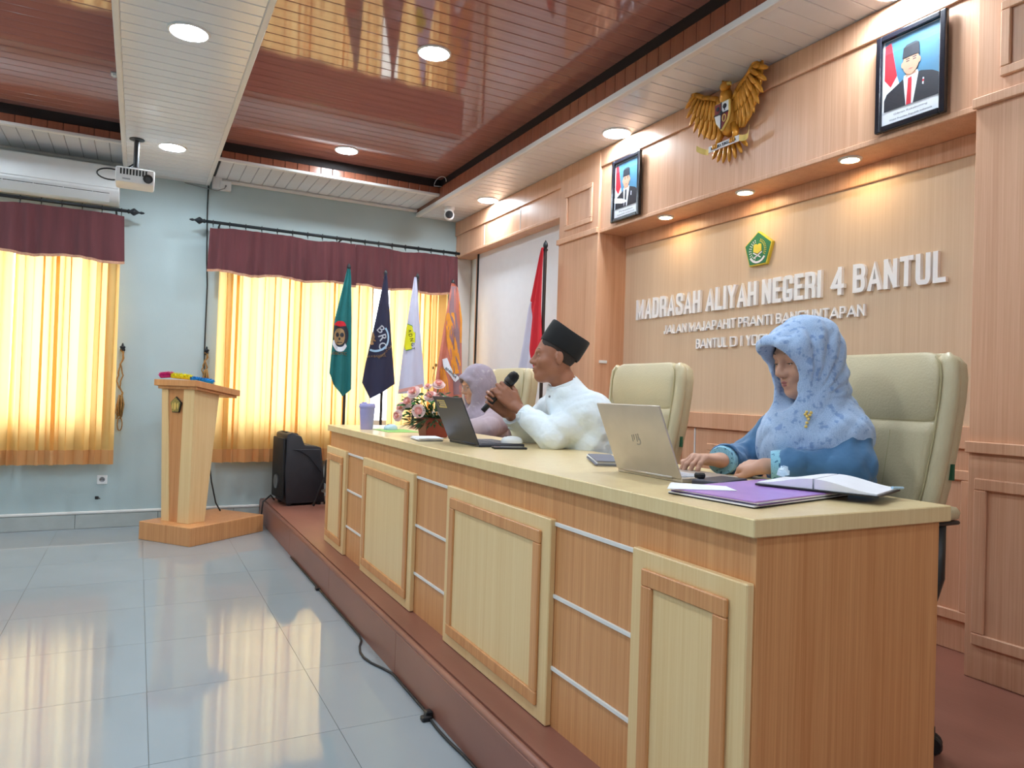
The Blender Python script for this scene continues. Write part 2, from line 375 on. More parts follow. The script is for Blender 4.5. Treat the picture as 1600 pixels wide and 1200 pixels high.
for n, (a, b) in (('trim_3', (XL, BX0)), ('trim_4', (BX1, SX))):
    ws = struct(MB().box(a, b, WY+.02, YF, ZB+.012, ZC+.01).build(n, 'dark'))
    MB().box(a, b, WY-.012, WY+.03, ZB-.002, ZB+.022).build('edge_trim', 'white_trim', ws, bevel=.004)
    MB().box(a, b, YF-.035, YF, ZB-.03, ZB+.003).build('crown_bead', 'white_trim', ws, bevel=.012)
    x = b if n == 'trim_3' else b; s1 = s2 = None; k = 0
    while b-.1*(k+1) > a-.001:
        x = b-.1*(k+1); k += 1
        if s1 is None:
            s1 = MB().box(.0015, .0985, WY+.02, YF, ZB+.003, ZB+.014).build('soffit_board', 'white_pvc', ws, bevel=.003); s1.location = (x, 0, 0)
            s2 = MB().box(.0015, .0985, WY, WY+.012, ZB+.022, 3.132).build('fascia_board', 'brownv', ws, bevel=.003); s2.location = (x, 0, 0)
        else: inst('soffit_board', s1, ws, (x, 0, 0)); inst('fascia_board', s2, ws, (x, 0, 0))
# downlights
def downlight(x, y, z, label, m='lamp', r=.085, cat='ceiling light', group=None):
    t = thing('downlight', label, cat, (x, y, z), 0, group)
    MB().lathe([(r, 0), (r, -.004), (r+.004, -.009), (r+.013, -.007), (r+.016, 0)], (x, y, z), 28).build('bezel', 'white', t, smooth='auto')
    MB().lathe([(r-.001, -.0005), (r-.001, -.0035), (.0001, -.0045)], (x, y, z), 28).build('diffuser', m, t, smooth=True)
downlight(.165, 3.95, ZS+.003, 'round white downlight on the white ceiling beam, the nearer one')
downlight(.165, 5.94, ZS+.003, 'round white downlight on the white ceiling beam, beside the projector')
downlight(1.475, 3.97, ZC, 'round white downlight in the brown ceiling, high and near the middle')
downlight(1.475, 5.97, ZC, 'round white downlight in the brown ceiling, close to the window wall')
downlight(2.77, 3.94, ZS+.003, 'round white downlight in the stage soffit above the smaller portrait')
downlight(2.77, 5.93, ZS+.003, 'round white downlight in the stage soffit beside the security camera')
downlight(2.77, 1.95, ZS+.003, 'round white downlight in the stage soffit above the larger portrait')
for x, z in ((.165, ZS+.003), (1.475, ZC), (2.77, ZS+.003), (-1.5, ZC), (-2.9, ZC)):  # unseen downlights, assumed and added to light the room and the desk end
    for y in (5.95, 3.95, 1.96, -.03, -2.02):
        if x > 0 and (y > 3 or (-1 < y < 1 and x > 1)): continue
        if x < 0 and y < -1: continue
        if x > 2 and y > 1: continue
        downlight(x, y, z, 'assumed round white downlight added in the ceiling out of view', group='added downlights out of view')
for y, l in ((3.64, 'small warm spotlight in the niche, left of the three'), (2.96, 'small warm spotlight in the niche, above the green pentagon emblem'), (2.295, 'small warm spotlight in the niche, right of the three')):
    downlight(2.958, y, 2.386, l, 'spot', .038, 'spotlight')
# ------------------------------------------------------------------ window dressing
M['amber'] = cloth_translucent('amber_curtain', srgb(238, 190, 120), (1.0, 0.72, 0.32, 1), 0.68)
M['amberhem'] = cloth_translucent('amber_curtain_hem', srgb(226, 172, 118), (0.85, 0.5, 0.22, 1), 0.3)
M['maroon'] = pmat('maroon_valance_cloth', srgb(92, 42, 46), 0.85, var=0.14, vscale=20, stretch=(1, 1, .1), sheen=0.2)
M['goldbraid'] = pmat('gold_braid', srgb(190, 140, 110), 0.7, var=0.2, vscale=120)
M['iron'] = pmat('black_iron', srgb(34, 38, 42), 0.45, 0.4)
def curtain(x0, x1, label, pleats, seed, z0=.545, z1=2.56, yc=6.80):
    rd = random.Random(seed); ph = [rd.uniform(0, 6.28) for _ in range(6)]; am = [rd.uniform(.5, 1) for _ in range(6)]
    def pt(u, v, off=0):
        a = 2*PI*pleats*u; a2 = a+ph[0]+.8*math.sin(a*.37+ph[1])
        x = x0+(x1-x0)*u+(x1-x0)/pleats*(.15+.10*am[2]*math.sin(a*.21+ph[5]))*math.sin(2*a2)*min(1, u*12, (1-u)*12)
        y = yc+.032*math.sin(a2)+.010*am[1]*math.sin(a*.53+ph[2]+v)
        x += .012*math.sin(a*.9+ph[4])*(v-.4)
        return (x, y-off, z1+(z0-z1)*v)
    o = MB().grid(lambda u, v: pt(u, v), pleats*24, 14).build('curtain', 'amber', smooth=True)
    tag(o, label, 'curtain', 'amber window curtains')
    MB().grid(lambda u, v: pt(u, .945+.058*v, .003), pleats*24, 2).build('hem', 'amberhem', o, smooth=True)
    return o
curtain(-2.38, -.90, 'amber curtain at the left edge of the picture, behind the other panel', 12, 1)
curtain(-.885, -.165, 'amber curtain hanging left of the lectern', 7, 2, yc=6.795)
curtain(.60, 1.99, 'wide amber curtain between the lectern and the dark blue flag', 13, 3)
curtain(2.165, 2.775, 'narrow amber curtain behind the white and orange flags', 7, 4)
def valance(x0, x1, label, seed, waves):
    rd = random.Random(seed); p = [rd.uniform(0, 6.28) for _ in range(5)]
    def pt(u, v, off=0):
        a = 2*PI*waves*u; x = x0+(x1-x0)*u+(u-.5)*.03*v
        sag = .018*max(0, math.sin(a*.11+p[3]))**2
        y = 6.735-.012*v+.013*(0.4+.6*v)*math.sin(a+p[0]+math.sin(a*.3+p[1]))+.008*v*math.sin(a*.45+p[2])
        return (x, y-off, 2.592-sag*(1-v)-(2.592-2.195-.012*math.sin(a*.21+p[4]))*v)
    o = MB().grid(lambda u, v: pt(u, v), int(waves*12), 12).build('valance', 'maroon', smooth=True); tag(o, label, 'valance', 'maroon valances')
    MB().grid(lambda u, v: pt(u, .955+.055*v, .003), int(waves*12), 2).build('braid', 'goldbraid', o, smooth=True)
valance(-2.40, -.148, 'maroon valance above the curtains left of the lectern', 5, 20)
valance(.505, 1.78, 'maroon valance above the wide curtain, reaching the teal flag', 6, 13)
valance(1.785, 2.83, 'maroon valance behind the dark blue and white flags', 8, 11)
def finial(c, d):
    return MB().lathe([(.012, 0), (.02, .012), (.013, .022), (.03, .045), (.03, .055), (.012, .08), (.007, .09), (.012, .105), (.006, .125), (.001, .13)], c, 14, (d, 0, 0))
def rod(x0, x1, ends, label):
    t = thing('curtain_rod', label, 'curtain rod', (x0, 6.75, 2.63))
    MB().tube([(x0, 6.75, 2.63), (x1, 6.75, 2.63)], .014, 12).build('pole', 'iron', t, smooth=True)
    for e, d in ends: finial((e, 6.75, 2.63), d).build('finial', 'iron', t, smooth=True)
    n = int((x1-x0)/.13); src = None
    for i in range(n):
        x = x0+.06+(x1-x0-.1)*i/(n-1)
        ring = MB().tube([(x, 6.75+.021*math.cos(a), 2.627+.021*math.sin(a)) for a in [2*PI*k/12 for k in range(13)]], .0035, 6).tube([(x, 6.74, 2.605), (x, 6.738, 2.585)], .003, 6)
        ring.build('ring', 'iron', t, smooth=True)
    for x in ([x0+.12, x1-.08] if x1 < 0 else [x0+.12, (x0+x1)/2]): MB().tube([(x, 6.75, 2.63), (x, 6.90, 2.63), (x, 6.91, 2.61)], .008, 8).build('bracket', 'iron', t, smooth=True)
rod(-2.45, -.13, [(-.13, 1)], 'black iron curtain rod with a finial below the air conditioner')
rod(.47, 2.855, [(.47, -1)], 'black iron curtain rod running into the wooden stage wall')
M['rope'] = pmat('brown_gold_rope', srgb(150, 112, 60), 0.8, var=0.4, vscale=150)
def tieback(x, z1, z0, label, coil):
    t = thing('curtain_tieback', label, 'tieback', (x, 6.88, z1))
    MB().lathe([(.018, 0), (.02, .008), (.006, .012), (.006, .035), (.012, .045), (.001, .06)], (x, 6.909, z1), 12, (0, -1, 0)).ell((x, 6.86, z1+.02), (.022, .012, .014)).ell((x, 6.86, z1+.035), (.009, .009, .02)).build('hook', 'iron', t, smooth=True)
    pts = [(x+.012*math.sin(k*.9)*(1 if k % 2 else .4), 6.868+.006*math.cos(k*1.3), z1-(z1-z0-.1)*k/24) for k in range(25)]
    MB().tube(pts, .006, 6).tube([(p[0]-.014+.02*math.sin(i*.5), p[1]-.006, p[2]) for i, p in enumerate(pts)], .006, 6).build('cord', 'rope', t, smooth=True)
    lp = [(x+.018*math.sin(2*PI*k/14), 6.865, z0+.055-.055*math.cos(2*PI*k/14)) for k in range(15)]
    MB().tube(lp, .005, 6).build('loop', 'rope', t, smooth=True)
    b = MB()
    for k in range(10): b.tube([(x+.01*math.cos(k), 6.862+.01*math.sin(k), z0+.3), (x+.025*math.cos(k), 6.862+.012*math.sin(k), z0+.22), (x+.012*math.cos(k), 6.862+.012*math.sin(k), z0+.12)], .006, 5)
    b.build('tassel', 'rope', t, smooth=True)
tieback(-.125, 1.49, .81, 'brown rope tieback hanging beside the left window', 0)
tieback(.525, 1.50, 1.05, 'brown rope tieback partly behind the lectern duster', 1)
# ------------------------------------------------------------------ wall and ceiling fittings
t = thing('air_conditioner', 'white split air conditioner on the wall above the left curtain rod', 'air conditioner', (-.62, 6.91, 2.69))
prof = [(6.905, 2.975), (6.71, 2.975), (6.685, 2.965), (6.672, 2.93), (6.672, 2.765), (6.70, 2.735), (6.74, 2.70), (6.80, 2.685), (6.905, 2.685)]
MB().prism(prof, lambda a, b: (-1.09, a, b), lambda a, b: (-.19, a, b)).build('housing', 'white', t, bevel=.008, seg=2, smooth='auto')
MB().box(-1.03, -.26, 6.690, 6.715, 2.742, 2.760).build('outlet_slot', 'blackmatte', t)
MB().prism([(6.694, 2.735), (6.70, 2.74), (6.752, 2.69), (6.745, 2.683)], lambda a, b: (-1.03, a, b), lambda a, b: (-.26, a, b)).build('louvre', 'white', t)
for k in range(4): MB().box(-.98+.2*k, -.976+.2*k, 6.688, 6.70, 2.735, 2.762).build('vane', 'white', t)
MB().box(-.262, -.235, 6.668, 6.673, 2.925, 2.945).build('badge', 'metal', t)
MB().box(-1.09, -.19, 6.665, 6.674, 2.78, 2.96).build('front_panel', 'white', t, bevel=.004)
# projector
t = thing('projector', 'white ceiling projector on a black pole under the white beam', 'projector', (-.068, 5.9, 2.63))
MB().tube([(-.068, 5.9, 2.985), (-.068, 5.9, 2.765)], .019, 14).build('pole', 'black', t, smooth='auto')
MB().lathe([(.05, 0), (.05, -.008), (.02, -.014)], (-.068, 5.9, 2.984), 20).build('ceiling_plate', 'black', t, smooth='auto')
MB().box(-.10, -.036, 5.87, 5.93, 2.745, 2.77).tube([(-.13, 5.84, 2.745), (-.068, 5.9, 2.755), (0, 5.96, 2.745)], .007, 6).tube([(-.13, 5.96, 2.745), (-.068, 5.9, 2.755), (0, 5.84, 2.745)], .007, 6).build('bracket', 'metal', t)
MB().box(-.195, .055, 5.79, 6.01, 2.635, 2.745).build('case', 'white', t, bevel=.014, seg=2, smooth='auto')
for k in range(9): MB().box(-.165+.02*k, -.155+.02*k, 5.786, 5.795, 2.69, 2.73).build('vent_slot', 'blackmatte', t)
MB().lathe([(.03, 0), (.032, .014), (.022, .016), (.02, .006)], (.012, 5.79, 2.675), 20, (0, -1, 0)).build('lens', 'black', t, smooth='auto')
MB().box(-.15, -.1, 5.786, 5.792, 2.655, 2.664).build('badge', 'metal', t)
M['cable'] = pmat('black_cable', srgb(22, 22, 24), 0.5)
loop = [(-.085, 5.91, 2.80), (-.12, 5.93, 2.775), (-.16, 5.95, 2.77)]+[(-.23+.085*math.cos(a), 5.97, 2.72+.04*math.sin(a)) for a in [PI*.4+PI*1.9*k/20 for k in range(21)]]+[(-.19, 5.97, 2.70)]
tag(MB().tube(loop, .0055, 6).build('power_cable', 'cable', smooth=True), 'looped black cable hanging at the back of the projector', 'cable')
# dome camera, junction box, small sensor, wire
t = thing('security_camera', 'white security camera with a black lens under the stage soffit', 'camera', (2.575, 6.38, ZS))
MB().lathe([(.052, .003), (.052, -.02), (.042, -.028), (.042, -.04)], (2.575, 6.38, ZS), 20).build('mount', 'white', t, smooth='auto')
MB().lathe([(.001, -.05), (.04, -.047), (.047, -.03), (.047, .035), (.038, .045), (.001, .047)], (2.57, 6.365, ZS-.078), 20, (-.35, -.93, -.1)).build('head', 'white', t, smooth='auto')
MB().lathe([(.037, 0), (.034, .006), (.001, .012)], (2.551, 6.313, ZS-.083), 20, (-.35, -.93, -.1)).build('lens', 'black', t, smooth='auto')
t = thing('junction_box', 'small white junction box on the window wall beside the beam', 'box', (.6, 6.91, 2.96))
MB().box(.52, .60, 6.86, 6.91, 2.955, 3.06).build('housing', 'white', t, bevel=.004)
MB().box(.585, .675, 6.845, 6.91, 2.95, 3.03).build('cover', 'white', t, bevel=.004)
MB().tube([(.63, 6.842, 2.985), (.62, 6.84, 2.96), (.56, 6.86, 2.935), (.44, 6.895, 2.955), (.3, 6.90, 2.975)], .004, 6).build('lead', 'metal', t, smooth=True)
MB().lathe([(.008, 0), (.008, .006)], (.63, 6.846, 2.985), 10, (0, -1, 0)).build('screw', 'metal', t)
tag(MB().tube([(.492, 6.9, 2.98), (.49, 6.902, 2.8), (.493, 6.9, 2.63), (.50, 6.895, 2.3), (.512, 6.9, 2.1), (.51, 6.9, 1.5), (.52, 6.9, 1.2), (.53, 6.9, .16)], .006, 6).build('wall_cable', 'cable', smooth=True), 'thin black cable running down the window wall from the beam', 'cable')
o = MB().box(-.225, -.185, 5.29, 5.35, ZC-.012, ZC).box(-.215, -.195, 5.30, 5.34, ZC-.02, ZC-.012).build('ceiling_sensor', 'white', bevel=.002); tag(o, 'tiny white sensor on the brown ceiling beside the white beam', 'sensor')
tag(MB().tube([(2.47, 6.26, 3.135)]+[(2.40-.02*math.cos(a), 6.26-.07+.1*math.cos(a), 3.135+.062*math.sin(a)) for a in [PI*k/12 for k in range(13)]], .003, 6).build('loose_wire', 'white', smooth=True), 'thin pale wire loop in the ceiling corner by the stage soffit', 'wire')
# wall socket
t = thing('wall_socket', 'white wall socket below the left curtain', 'socket', (-.238, 6.91, .4))
MB().box(-.276, -.20, 6.90, 6.91, .36, .436).build('plate', 'white', t, bevel=.004)
MB().lathe([(.021, 0), (.021, .004), (.017, .002), (.001, .0015)], (-.238, 6.901, .4), 20, (0, -1, 0)).build('insert', 'metal', t, smooth='auto')
for d in (-.008, .008): MB().lathe([(.003, 0), (.003, .004)], (-.238+d, 6.899, .4), 8, (0, -1, 0)).build('hole', 'blackmatte', t)
tag(MB().box(-.285, -.258, 6.903, 6.91, .236, .262).tube([(-.262, 6.905, .25), (-.245, 6.905, .24)], .004, 6).build('wall_clip', 'black', bevel=.003), 'small dark clip on the wall under the socket', 'clip')
tag(MB().box(2.935-.035, 2.935+.03, 4.252, 4.26, 1.462, 1.482).box(2.905, 2.918, 4.2505, 4.253, 1.466, 1.478).build('inventory_sticker', 'white'), 'small white sticker on the side of the wooden column', 'sticker')
# ------------------------------------------------------------------ projection screen
t = thing('projection_screen', 'white projection screen with black edges set into the stage wall', 'screen', (2.99, 5.68, .86))
M['screenwhite'] = pmat('screen_white', srgb(222, 222, 226), 0.55, var=0.015)
MB().box(2.985, 3.0, 4.80, 6.55, .86, 2.62).build('sheet', 'screenwhite', t)
MB().box(2.975, 3.0, 6.55, 6.575, .86, 2.62).build('border', 'blackmatte', t); MB().box(2.975, 3.0, 4.79, 4.806, .86, 2.62).build('border', 'blackmatte', t)
MB().box(2.975, 3.0, 4.80, 6.55, .85, .875).build('border', 'blackmatte', t)
# ------------------------------------------------------------------ lettering on the stage wall
GLY = {'A': [[(0, 0), (.5, 1), (1, 0)], [(.2, .27), (.8, .27)]], 'B': [[(0, 0), (0, 1)], [(0, 1), (.7, 1), (1, .92), (1, .6), (.7, .53), (0, .53)], [(0, .53), (.7, .53), (1, .45), (1, .07), (.7, 0), (0, 0)]],
       'D': [[(0, 0), (0, 1)], [(0, 1), (.6, 1), (1, .95), (1, .05), (.6, 0), (0, 0)]], 'R': [[(0, 0), (0, 1)], [(0, 1), (.7, 1), (1, .95), (1, .52), (.7, .46), (0, .46)], [(.55, .46), (1, .4), (1, 0)]],
       'S': [[(1, .74), (1, 1), (.5, 1), (0, 1), (0, .62), (.5, .5), (1, .38), (1, 0), (.5, 0), (0, 0), (0, .26)]], 'H': [[(0, 0), (0, 1)], [(1, 0), (1, 1)], [(0, .5), (1, .5)]], 'L': [[(0, 1), (0, 0), (1, 0)]], 'I': [[(.5, 0), (.5, 1)]],
       'Y': [[(0, 1), (.5, .46), (1, 1)], [(.5, .46), (.5, 0)]], 'N': [[(0, 0), (0, 1)], [(0, 1), (1, 0)], [(1, 0), (1, 1)]], 'M': [[(0, 0), (0, 1)], [(0, 1), (.5, .12), (1, 1)], [(1, 1), (1, 0)]], 'E': [[(1, 1), (0, 1), (0, 0), (1, 0)], [(0, .52), (.85, .52)]],
       'G': [[(1, .80), (1, 1), (.5, 1), (0, 1), (0, .5), (0, 0), (.5, 0), (1, 0), (1, .25), (1, .38)], [(1, .38), (.6, .38)]], 'T': [[(0, 1), (1, 1)], [(.5, 1), (.5, 0)]], 'U': [[(0, 1), (0, .5), (0, 0), (.5, 0), (1, 0), (1, .5), (1, 1)]],
       '4': [[(.72, 0), (.72, 1)], [(.72, 1), (0, .28)], [(0, .28), (1.05, .28)]], 'J': [[(.9, 1), (.9, .4), (.9, 0), (.45, 0), (0, 0), (0, .25)]], 'P': [[(0, 0), (0, 1)], [(0, 1), (.7, 1), (1, .95), (1, .48), (.7, .43), (0, .43)]],
       'O': [[(.5, 1), (0, 1), (0, .5), (0, 0), (.5, 0), (1, 0), (1, .5), (1, 1), (.5, 1)]], 'K': [[(0, 0), (0, 1)], [(1, 1), (0, .4)], [(.3, .58), (1, 0)]]}
ROUND = set('BDRSGUJPO')
def chaikin(p, it=3):
    for _ in range(it):
        q = [p[0]]
        for a, b in zip(p[:-1], p[1:]): q += [(a[0]*.75+b[0]*.25, a[1]*.75+b[1]*.25), (a[0]*.25+b[0]*.75, a[1]*.25+b[1]*.75)]
        p = q+[p[-1]]
    return p
def stroke(pts, t, h, closed=False, si=0):
    """mitred outline quads of a polyline with square ends, clipped to 0..h"""
    P_ = [Vector((p[0], p[1])) for p in pts]; n = len(P_)
    d0 = (P_[1]-P_[0]).normalized(); d1 = (P_[-1]-P_[-2]).normalized()
    if not closed: P_[0] = P_[0]-d0*t*(.5-.06*si); P_[-1] = P_[-1]+d1*t*(.5-.06*si)
    L_, R_ = [], []
    for i in range(n):
        a = (P_[i]-P_[i-1]).normalized() if i else ((P_[-1]-P_[-2]).normalized() if closed else d0); b = (P_[i+1]-P_[i]).normalized() if i < n-1 else ((P_[1]-P_[0]).normalized() if closed else d1)
        m = a+b; m = m.normalized() if m.length > 1e-5 else a; nn = Vector((-m.y, m.x)); k = min(2.2, 1/max(.2, m.dot(a)))
        for S_, e in ((L_, 1), (R_, -1)): q = P_[i]+nn*(e*t*.5*k); S_.append((q.x, min(h-.0005*si, max(.0005*si, q.y))))
    return L_, R_
def glyph(c, w, h, t):
    out = []
    for si, pl in enumerate(GLY[c]):
        q = chaikin(pl) if c in ROUND and len(pl) > 2 else pl
        q = [(t/2+p[0]*(w-t), t/2+p[1]*(h-t)) for p in q]
        out.append(stroke(q, t*(1-.03*si), h, c == 'O', si))
    return out
WID = {'M': 1.3, 'I': .36, 'L': .85, 'E': .88, 'T': .95, 'A': 1.08, '4': 1.05}
def sign(label, words, z0, z1, depth, t_, gapk, x_front, wid=WID):
    t = thing('sign_lettering', label, 'sign', (XN, (words[0][1]+words[-1][2])/2, z0), 0, 'white lettering on the stage wall')
    for body, ya, yb in words:
        tot = sum(wid.get(c, 1) for c in body)+gapk*(len(body)-1); k = (ya-yb)/tot; y = ya
        for c in body:
            wl = wid.get(c, 1)*k; b = MB()
            for si, (Ls_, Rs_) in enumerate(glyph(c, wl, z1-z0, min(t_, wl*.98))):
                n = len(Ls_); xf = x_front-.0006*si; f3 = lambda p, x_: (x_, y-p[0], z0+p[1])
                b.add([f3(p, xf) for p in Ls_]+[f3(p, xf) for p in Rs_]+[f3(p, XN-.001*si-.0005) for p in Ls_]+[f3(p, XN-.001*si-.0005) for p in Rs_],
                      [q for i in range(n-1) for q in ((i, i+1, n+i+1, n+i), (2*n+i, 3*n+i, 3*n+i+1, 2*n+i+1), (i, 2*n+i, 2*n+i+1, i+1), (n+i, n+i+1, 3*n+i+1, 3*n+i))]+([] if c == 'O' else [(0, n, 3*n, 2*n), (n-1, 3*n-1, 4*n-1, 2*n-1)]))
            b.build('letter', 'letter', t); y -= wl+gapk*k
sign('large white raised letters MADRASAH ALIYAH NEGERI 4 BANTUL', [('MADRASAH', 4.097, 3.446), ('ALIYAH', 3.398, 2.985), ('NEGERI', 2.946, 2.55), ('4', 2.493, 2.413), ('BANTUL', 2.366, 1.906)], 1.768, 1.909, .016, .0225, .16, XN-.02)
W2_ = dict(WID, M=1.4, I=.2, O=1.3, G=1.25, N=1.05, A=1.25, P=.85, R=.9, B=.85, J=.6, L=.7, T=.9, U=1.0, H=1.0, D=1.1, Y=1.05, K=.95)
sign('middle line of white raised letters JALAN MAJAPAHIT PRANTI BANGUNTAPAN', [('JALAN', 3.796, 3.572), ('MAJAPAHIT', 3.551, 3.148), ('PRANTI', 3.126, 2.874), ('BANGUNTAPAN', 2.845, 2.299)], 1.652, 1.711, .012, .0085, .17, XN-.015, W2_)
sign('lowest line of white raised letters BANTUL D I YOGYAKARTA', [('BANTUL', 3.48, 3.217), ('D', 3.189, 3.134), ('I', 3.107, 3.092), ('YOGYAKARTA', 3.062, 2.62)], 1.542, 1.603, .012, .0085, .17, XN-.015, W2_)
# pentagon emblem
M['green'] = pmat('emblem_green', srgb(38, 120, 74), 0.4, var=0.05); M['yellow'] = pmat('emblem_yellow', srgb(226, 206, 66), 0.4, var=0.05)
M['paper'] = pmat('white_paper', srgb(232, 234, 240), 0.7, var=0.02)
M['ink'] = pmat('dark_ink', srgb(40, 42, 52), 0.7)
def on_wall(x, yc, zc):
    """map (right, up) in metres to points on a wall facing -X"""
    return lambda a, b, d=0.0: (x-d, yc-a, zc+b)
def flat(poly, mp, d0, d1): return MB().prism(poly, lambda a, b: mp(a, b, d0), lambda a, b: mp(a, b, d1))
def pent(r, rot=0.0, sx=1.0): return [(sx*r*math.sin(rot+2*PI*k/5), r*math.cos(rot+2*PI*k/5)) for k in range(5)]
pm = on_wall(XN, 2.98, 2.082)
t = thing('wall_emblem', 'green pentagon emblem with an open book above the lettering', 'emblem', (XN, 2.98, 1.99))
flat(pent(.108), pm, 0, .022).build('rim', 'yellow', t, bevel=.002)
flat(pent(.099), pm, .02, .0245).build('field', 'green', t)
flat([(-.028, .03), (-.012, .035), (0, .028), (.012, .035), (.028, .03), (.03, -.008), (0, -.022), (-.03, -.008)], pm, .024, .028).build('book', 'yellow', t)
for s_ in (1, -1): flat([(-.03*s_, -.012), (-.034*s_, -.017), (.022*s_, -.047), (.026*s_, -.042)], pm, .024, .027).build('book_stand', 'paper', t)
flat([(-.026, -.014), (.026, -.014), (0, -.03)], pm, .024, .0255).build('stand_shadow', 'ink', t)
b = MB()
for k in range(11):
    a = math.radians(200+14*k)
    for r_ in (.05, .061): b.add(*(lambda g: (g.v, g.f))(flat([(r_*math.sin(a)+.004*q[0], -.002+r_*math.cos(a)*-1+.004*q[1]) for q in ((-1, 0), (0, -1), (1, 0), (0, 1))], pm, .024, .026)))
for k in range(11):
    a = math.radians(24+13*k)
b.build('wreath', 'paper', t)
b = MB()
for k in range(10):
    a = math.radians(20+11*k)
    for r_ in (.05, .06): b.add(*(lambda g: (g.v, g.f))(flat([(r_*math.sin(a)+.0035*q[0], r_*math.cos(a)+.0035*q[1]) for q in ((-1, 0), (0, -1), (1, 0), (0, 1))], pm, .024, .026)))
b.build('rice_spray', 'yellow', t)
flat([(.055*math.sin(a), -.01-.055*math.cos(a)) for a in [math.radians(-58+116*k/10) for k in range(11)]]+[(.066*math.sin(a), -.01-.066*math.cos(a)) for a in [math.radians(58-116*k/10) for k in range(11)]], pm, .024, .027).build('ribbon', 'paper', t)
# portraits
M['blueback'] = pmat('portrait_backdrop', srgb(74, 128, 160), 0.5, var=0.12, vscale=6); M['red'] = pmat('flag_red', srgb(206, 26, 44), 0.7, var=0.06)
M['suit'] = pmat('portrait_suit', srgb(28, 32, 42), 0.6); M['pskin'] = pmat('portrait_skin', srgb(188, 142, 116), 0.6, var=0.05)
M['frame'] = pmat('black_lacquer', srgb(24, 24, 32), 0.22, var=0.08); M['picglass'] = glassmat('picture_glass', (1, 1, 1, 1), 0.06, 0.02)
M['capink'] = pmat('caption_ink', srgb(110, 112, 124), 0.7)
def arcpoly(cx, cz, rx, rz, a0, a1, n=16): return [(cx+rx*math.cos(math.radians(a0+(a1-a0)*k/n)), cz+rz*math.sin(math.radians(a0+(a1-a0)*k/n))) for k in range(n+1)]
def portrait(yc, zc, label, lines, smile, tie, W=.312, H=.424, seat=0.0):
    mp = on_wall(XH-.014, yc, zc); t = thing('framed_portrait', label, 'picture', (XH-.014, yc, zc-H/2), 0, 'framed portraits on the stage wall')
    f = MB(); fw = .026
    for q in ((-W/2, -W/2+fw, -H/2, H/2), (W/2-fw, W/2, -H/2, H/2), (-W/2+fw, W/2-fw, -H/2, -H/2+fw), (-W/2+fw, W/2-fw, H/2-fw, H/2)):
        f.box(XH-.014-.024, XH-.014, yc-q[0], yc-q[1], zc+q[2], zc+q[3])
    f.build('frame', 'frame', t, bevel=.005, seg=2)
    iw, ih = W/2-fw, H/2-fw
    flat([(-iw, -ih), (iw, -ih), (iw, ih), (-iw, ih)], mp, 0, .008).build('mount', 'paper', t)
    b0 = -ih+.062; s_ = iw-.009; tp = ih-.003
    flat([(-s_, b0), (s_, b0), (s_, tp), (-s_, tp)], mp, .008, .0085).build('backdrop', 'blueback', t)
    flat([(-s_, tp-.02), (-s_+.028, tp-.012), (-s_+.058, b0+.14), (-s_+.03, b0+.10), (-s_, b0+.14)], mp, .0085, .009).build('flag_top', 'red', t)
    flat([(-s_, b0+.14), (-s_+.03, b0+.10), (-s_+.058, b0+.14), (-s_+.07, b0+.1), (-s_+.05, b0), (-s_, b0)], mp, .0085, .0088).build('flag_bottom', 'paper', t)
    flat([(-s_, b0)]+[(-s_, b0+.05), (-s_+.012, b0+.075), (-.035, b0+.115), (.005, b0+.12), (.045, b0+.125), (.095, b0+.108), (s_, b0+.09), (s_, b0)], mp, .009, .0096).build('jacket', 'suit', t)
    flat([(-.032, b0+.112), (-.03, b0+.128), (.03, b0+.135), (.034, b0+.122), (.012, b0+.0), (-.02, b0)], mp, .0096, .0101).build('shirt', 'paper', t)
    flat([(-.012, b0+.112), (.004, b0+.116), (.006, b0+.10), (.004, b0), (-.018, b0), (-.012, b0+.095)], mp, .0101, .0106).build('tie', tie, t)
    flat([(-.022, b0+.118), (.024, b0+.124), (.02, b0+.15), (-.02, b0+.15)], mp, .0096, .0103).build('neck', 'pskin', t)
    flat(arcpoly(0, b0+.178, .0365, .052, 0, 360, 24)[:-1], mp, .0103, .0109).build('face', 'pskin', t)
    for e in (-1, 1): flat(arcpoly(.037*e, b0+.176, .007, .013, 0, 360, 10)[:-1], mp, .010, .0105).build('ear', 'pskin', t)
    for e in (-.014, .016):
        flat([(e-.008, b0+.184), (e+.008, b0+.184), (e+.006, b0+.188), (e-.006, b0+.188)], mp, .0109, .0111).build('eye', 'ink', t)
        flat([(e-.01, b0+.193), (e+.01, b0+.193), (e+.007, b0+.197), (e-.007, b0+.197)], mp, .0109, .0111).build('eyebrow', 'ink', t)
    flat([(-.005, b0+.165), (.005, b0+.165), (.002, b0+.18), (-.002, b0+.18)], mp, .0109, .0112).build('nose', pmat('portrait_nose', srgb(190, 142, 118), .6), t)
    flat([(-.012, b0+.15), (0, b0+.146), (.012, b0+.15), (0, b0+.153)], mp, .0109, .0112).build('mouth', pmat('portrait_lips', srgb(176, 100, 92), .6), t)
    flat([(-.038, b0+.203), (.038, b0+.203), (.034, b0+.252), (.02, b0+.26), (-.02, b0+.258), (-.034, b0+.246)], mp, .0109, .0118).build('cap', 'suit', t)
    flat([(.052, b0+.065), (.058, b0+.062), (.06, b0+.09), (.054, b0+.092)], mp, .0098, .0104).build('medal', 'paper', t)
    if tie == 'red': flat([(.052, b0+.075), (.059, b0+.074), (.06, b0+.083), (.053, b0+.084)], mp, .0104, .0107).build('medal_ribbon', 'red', t)
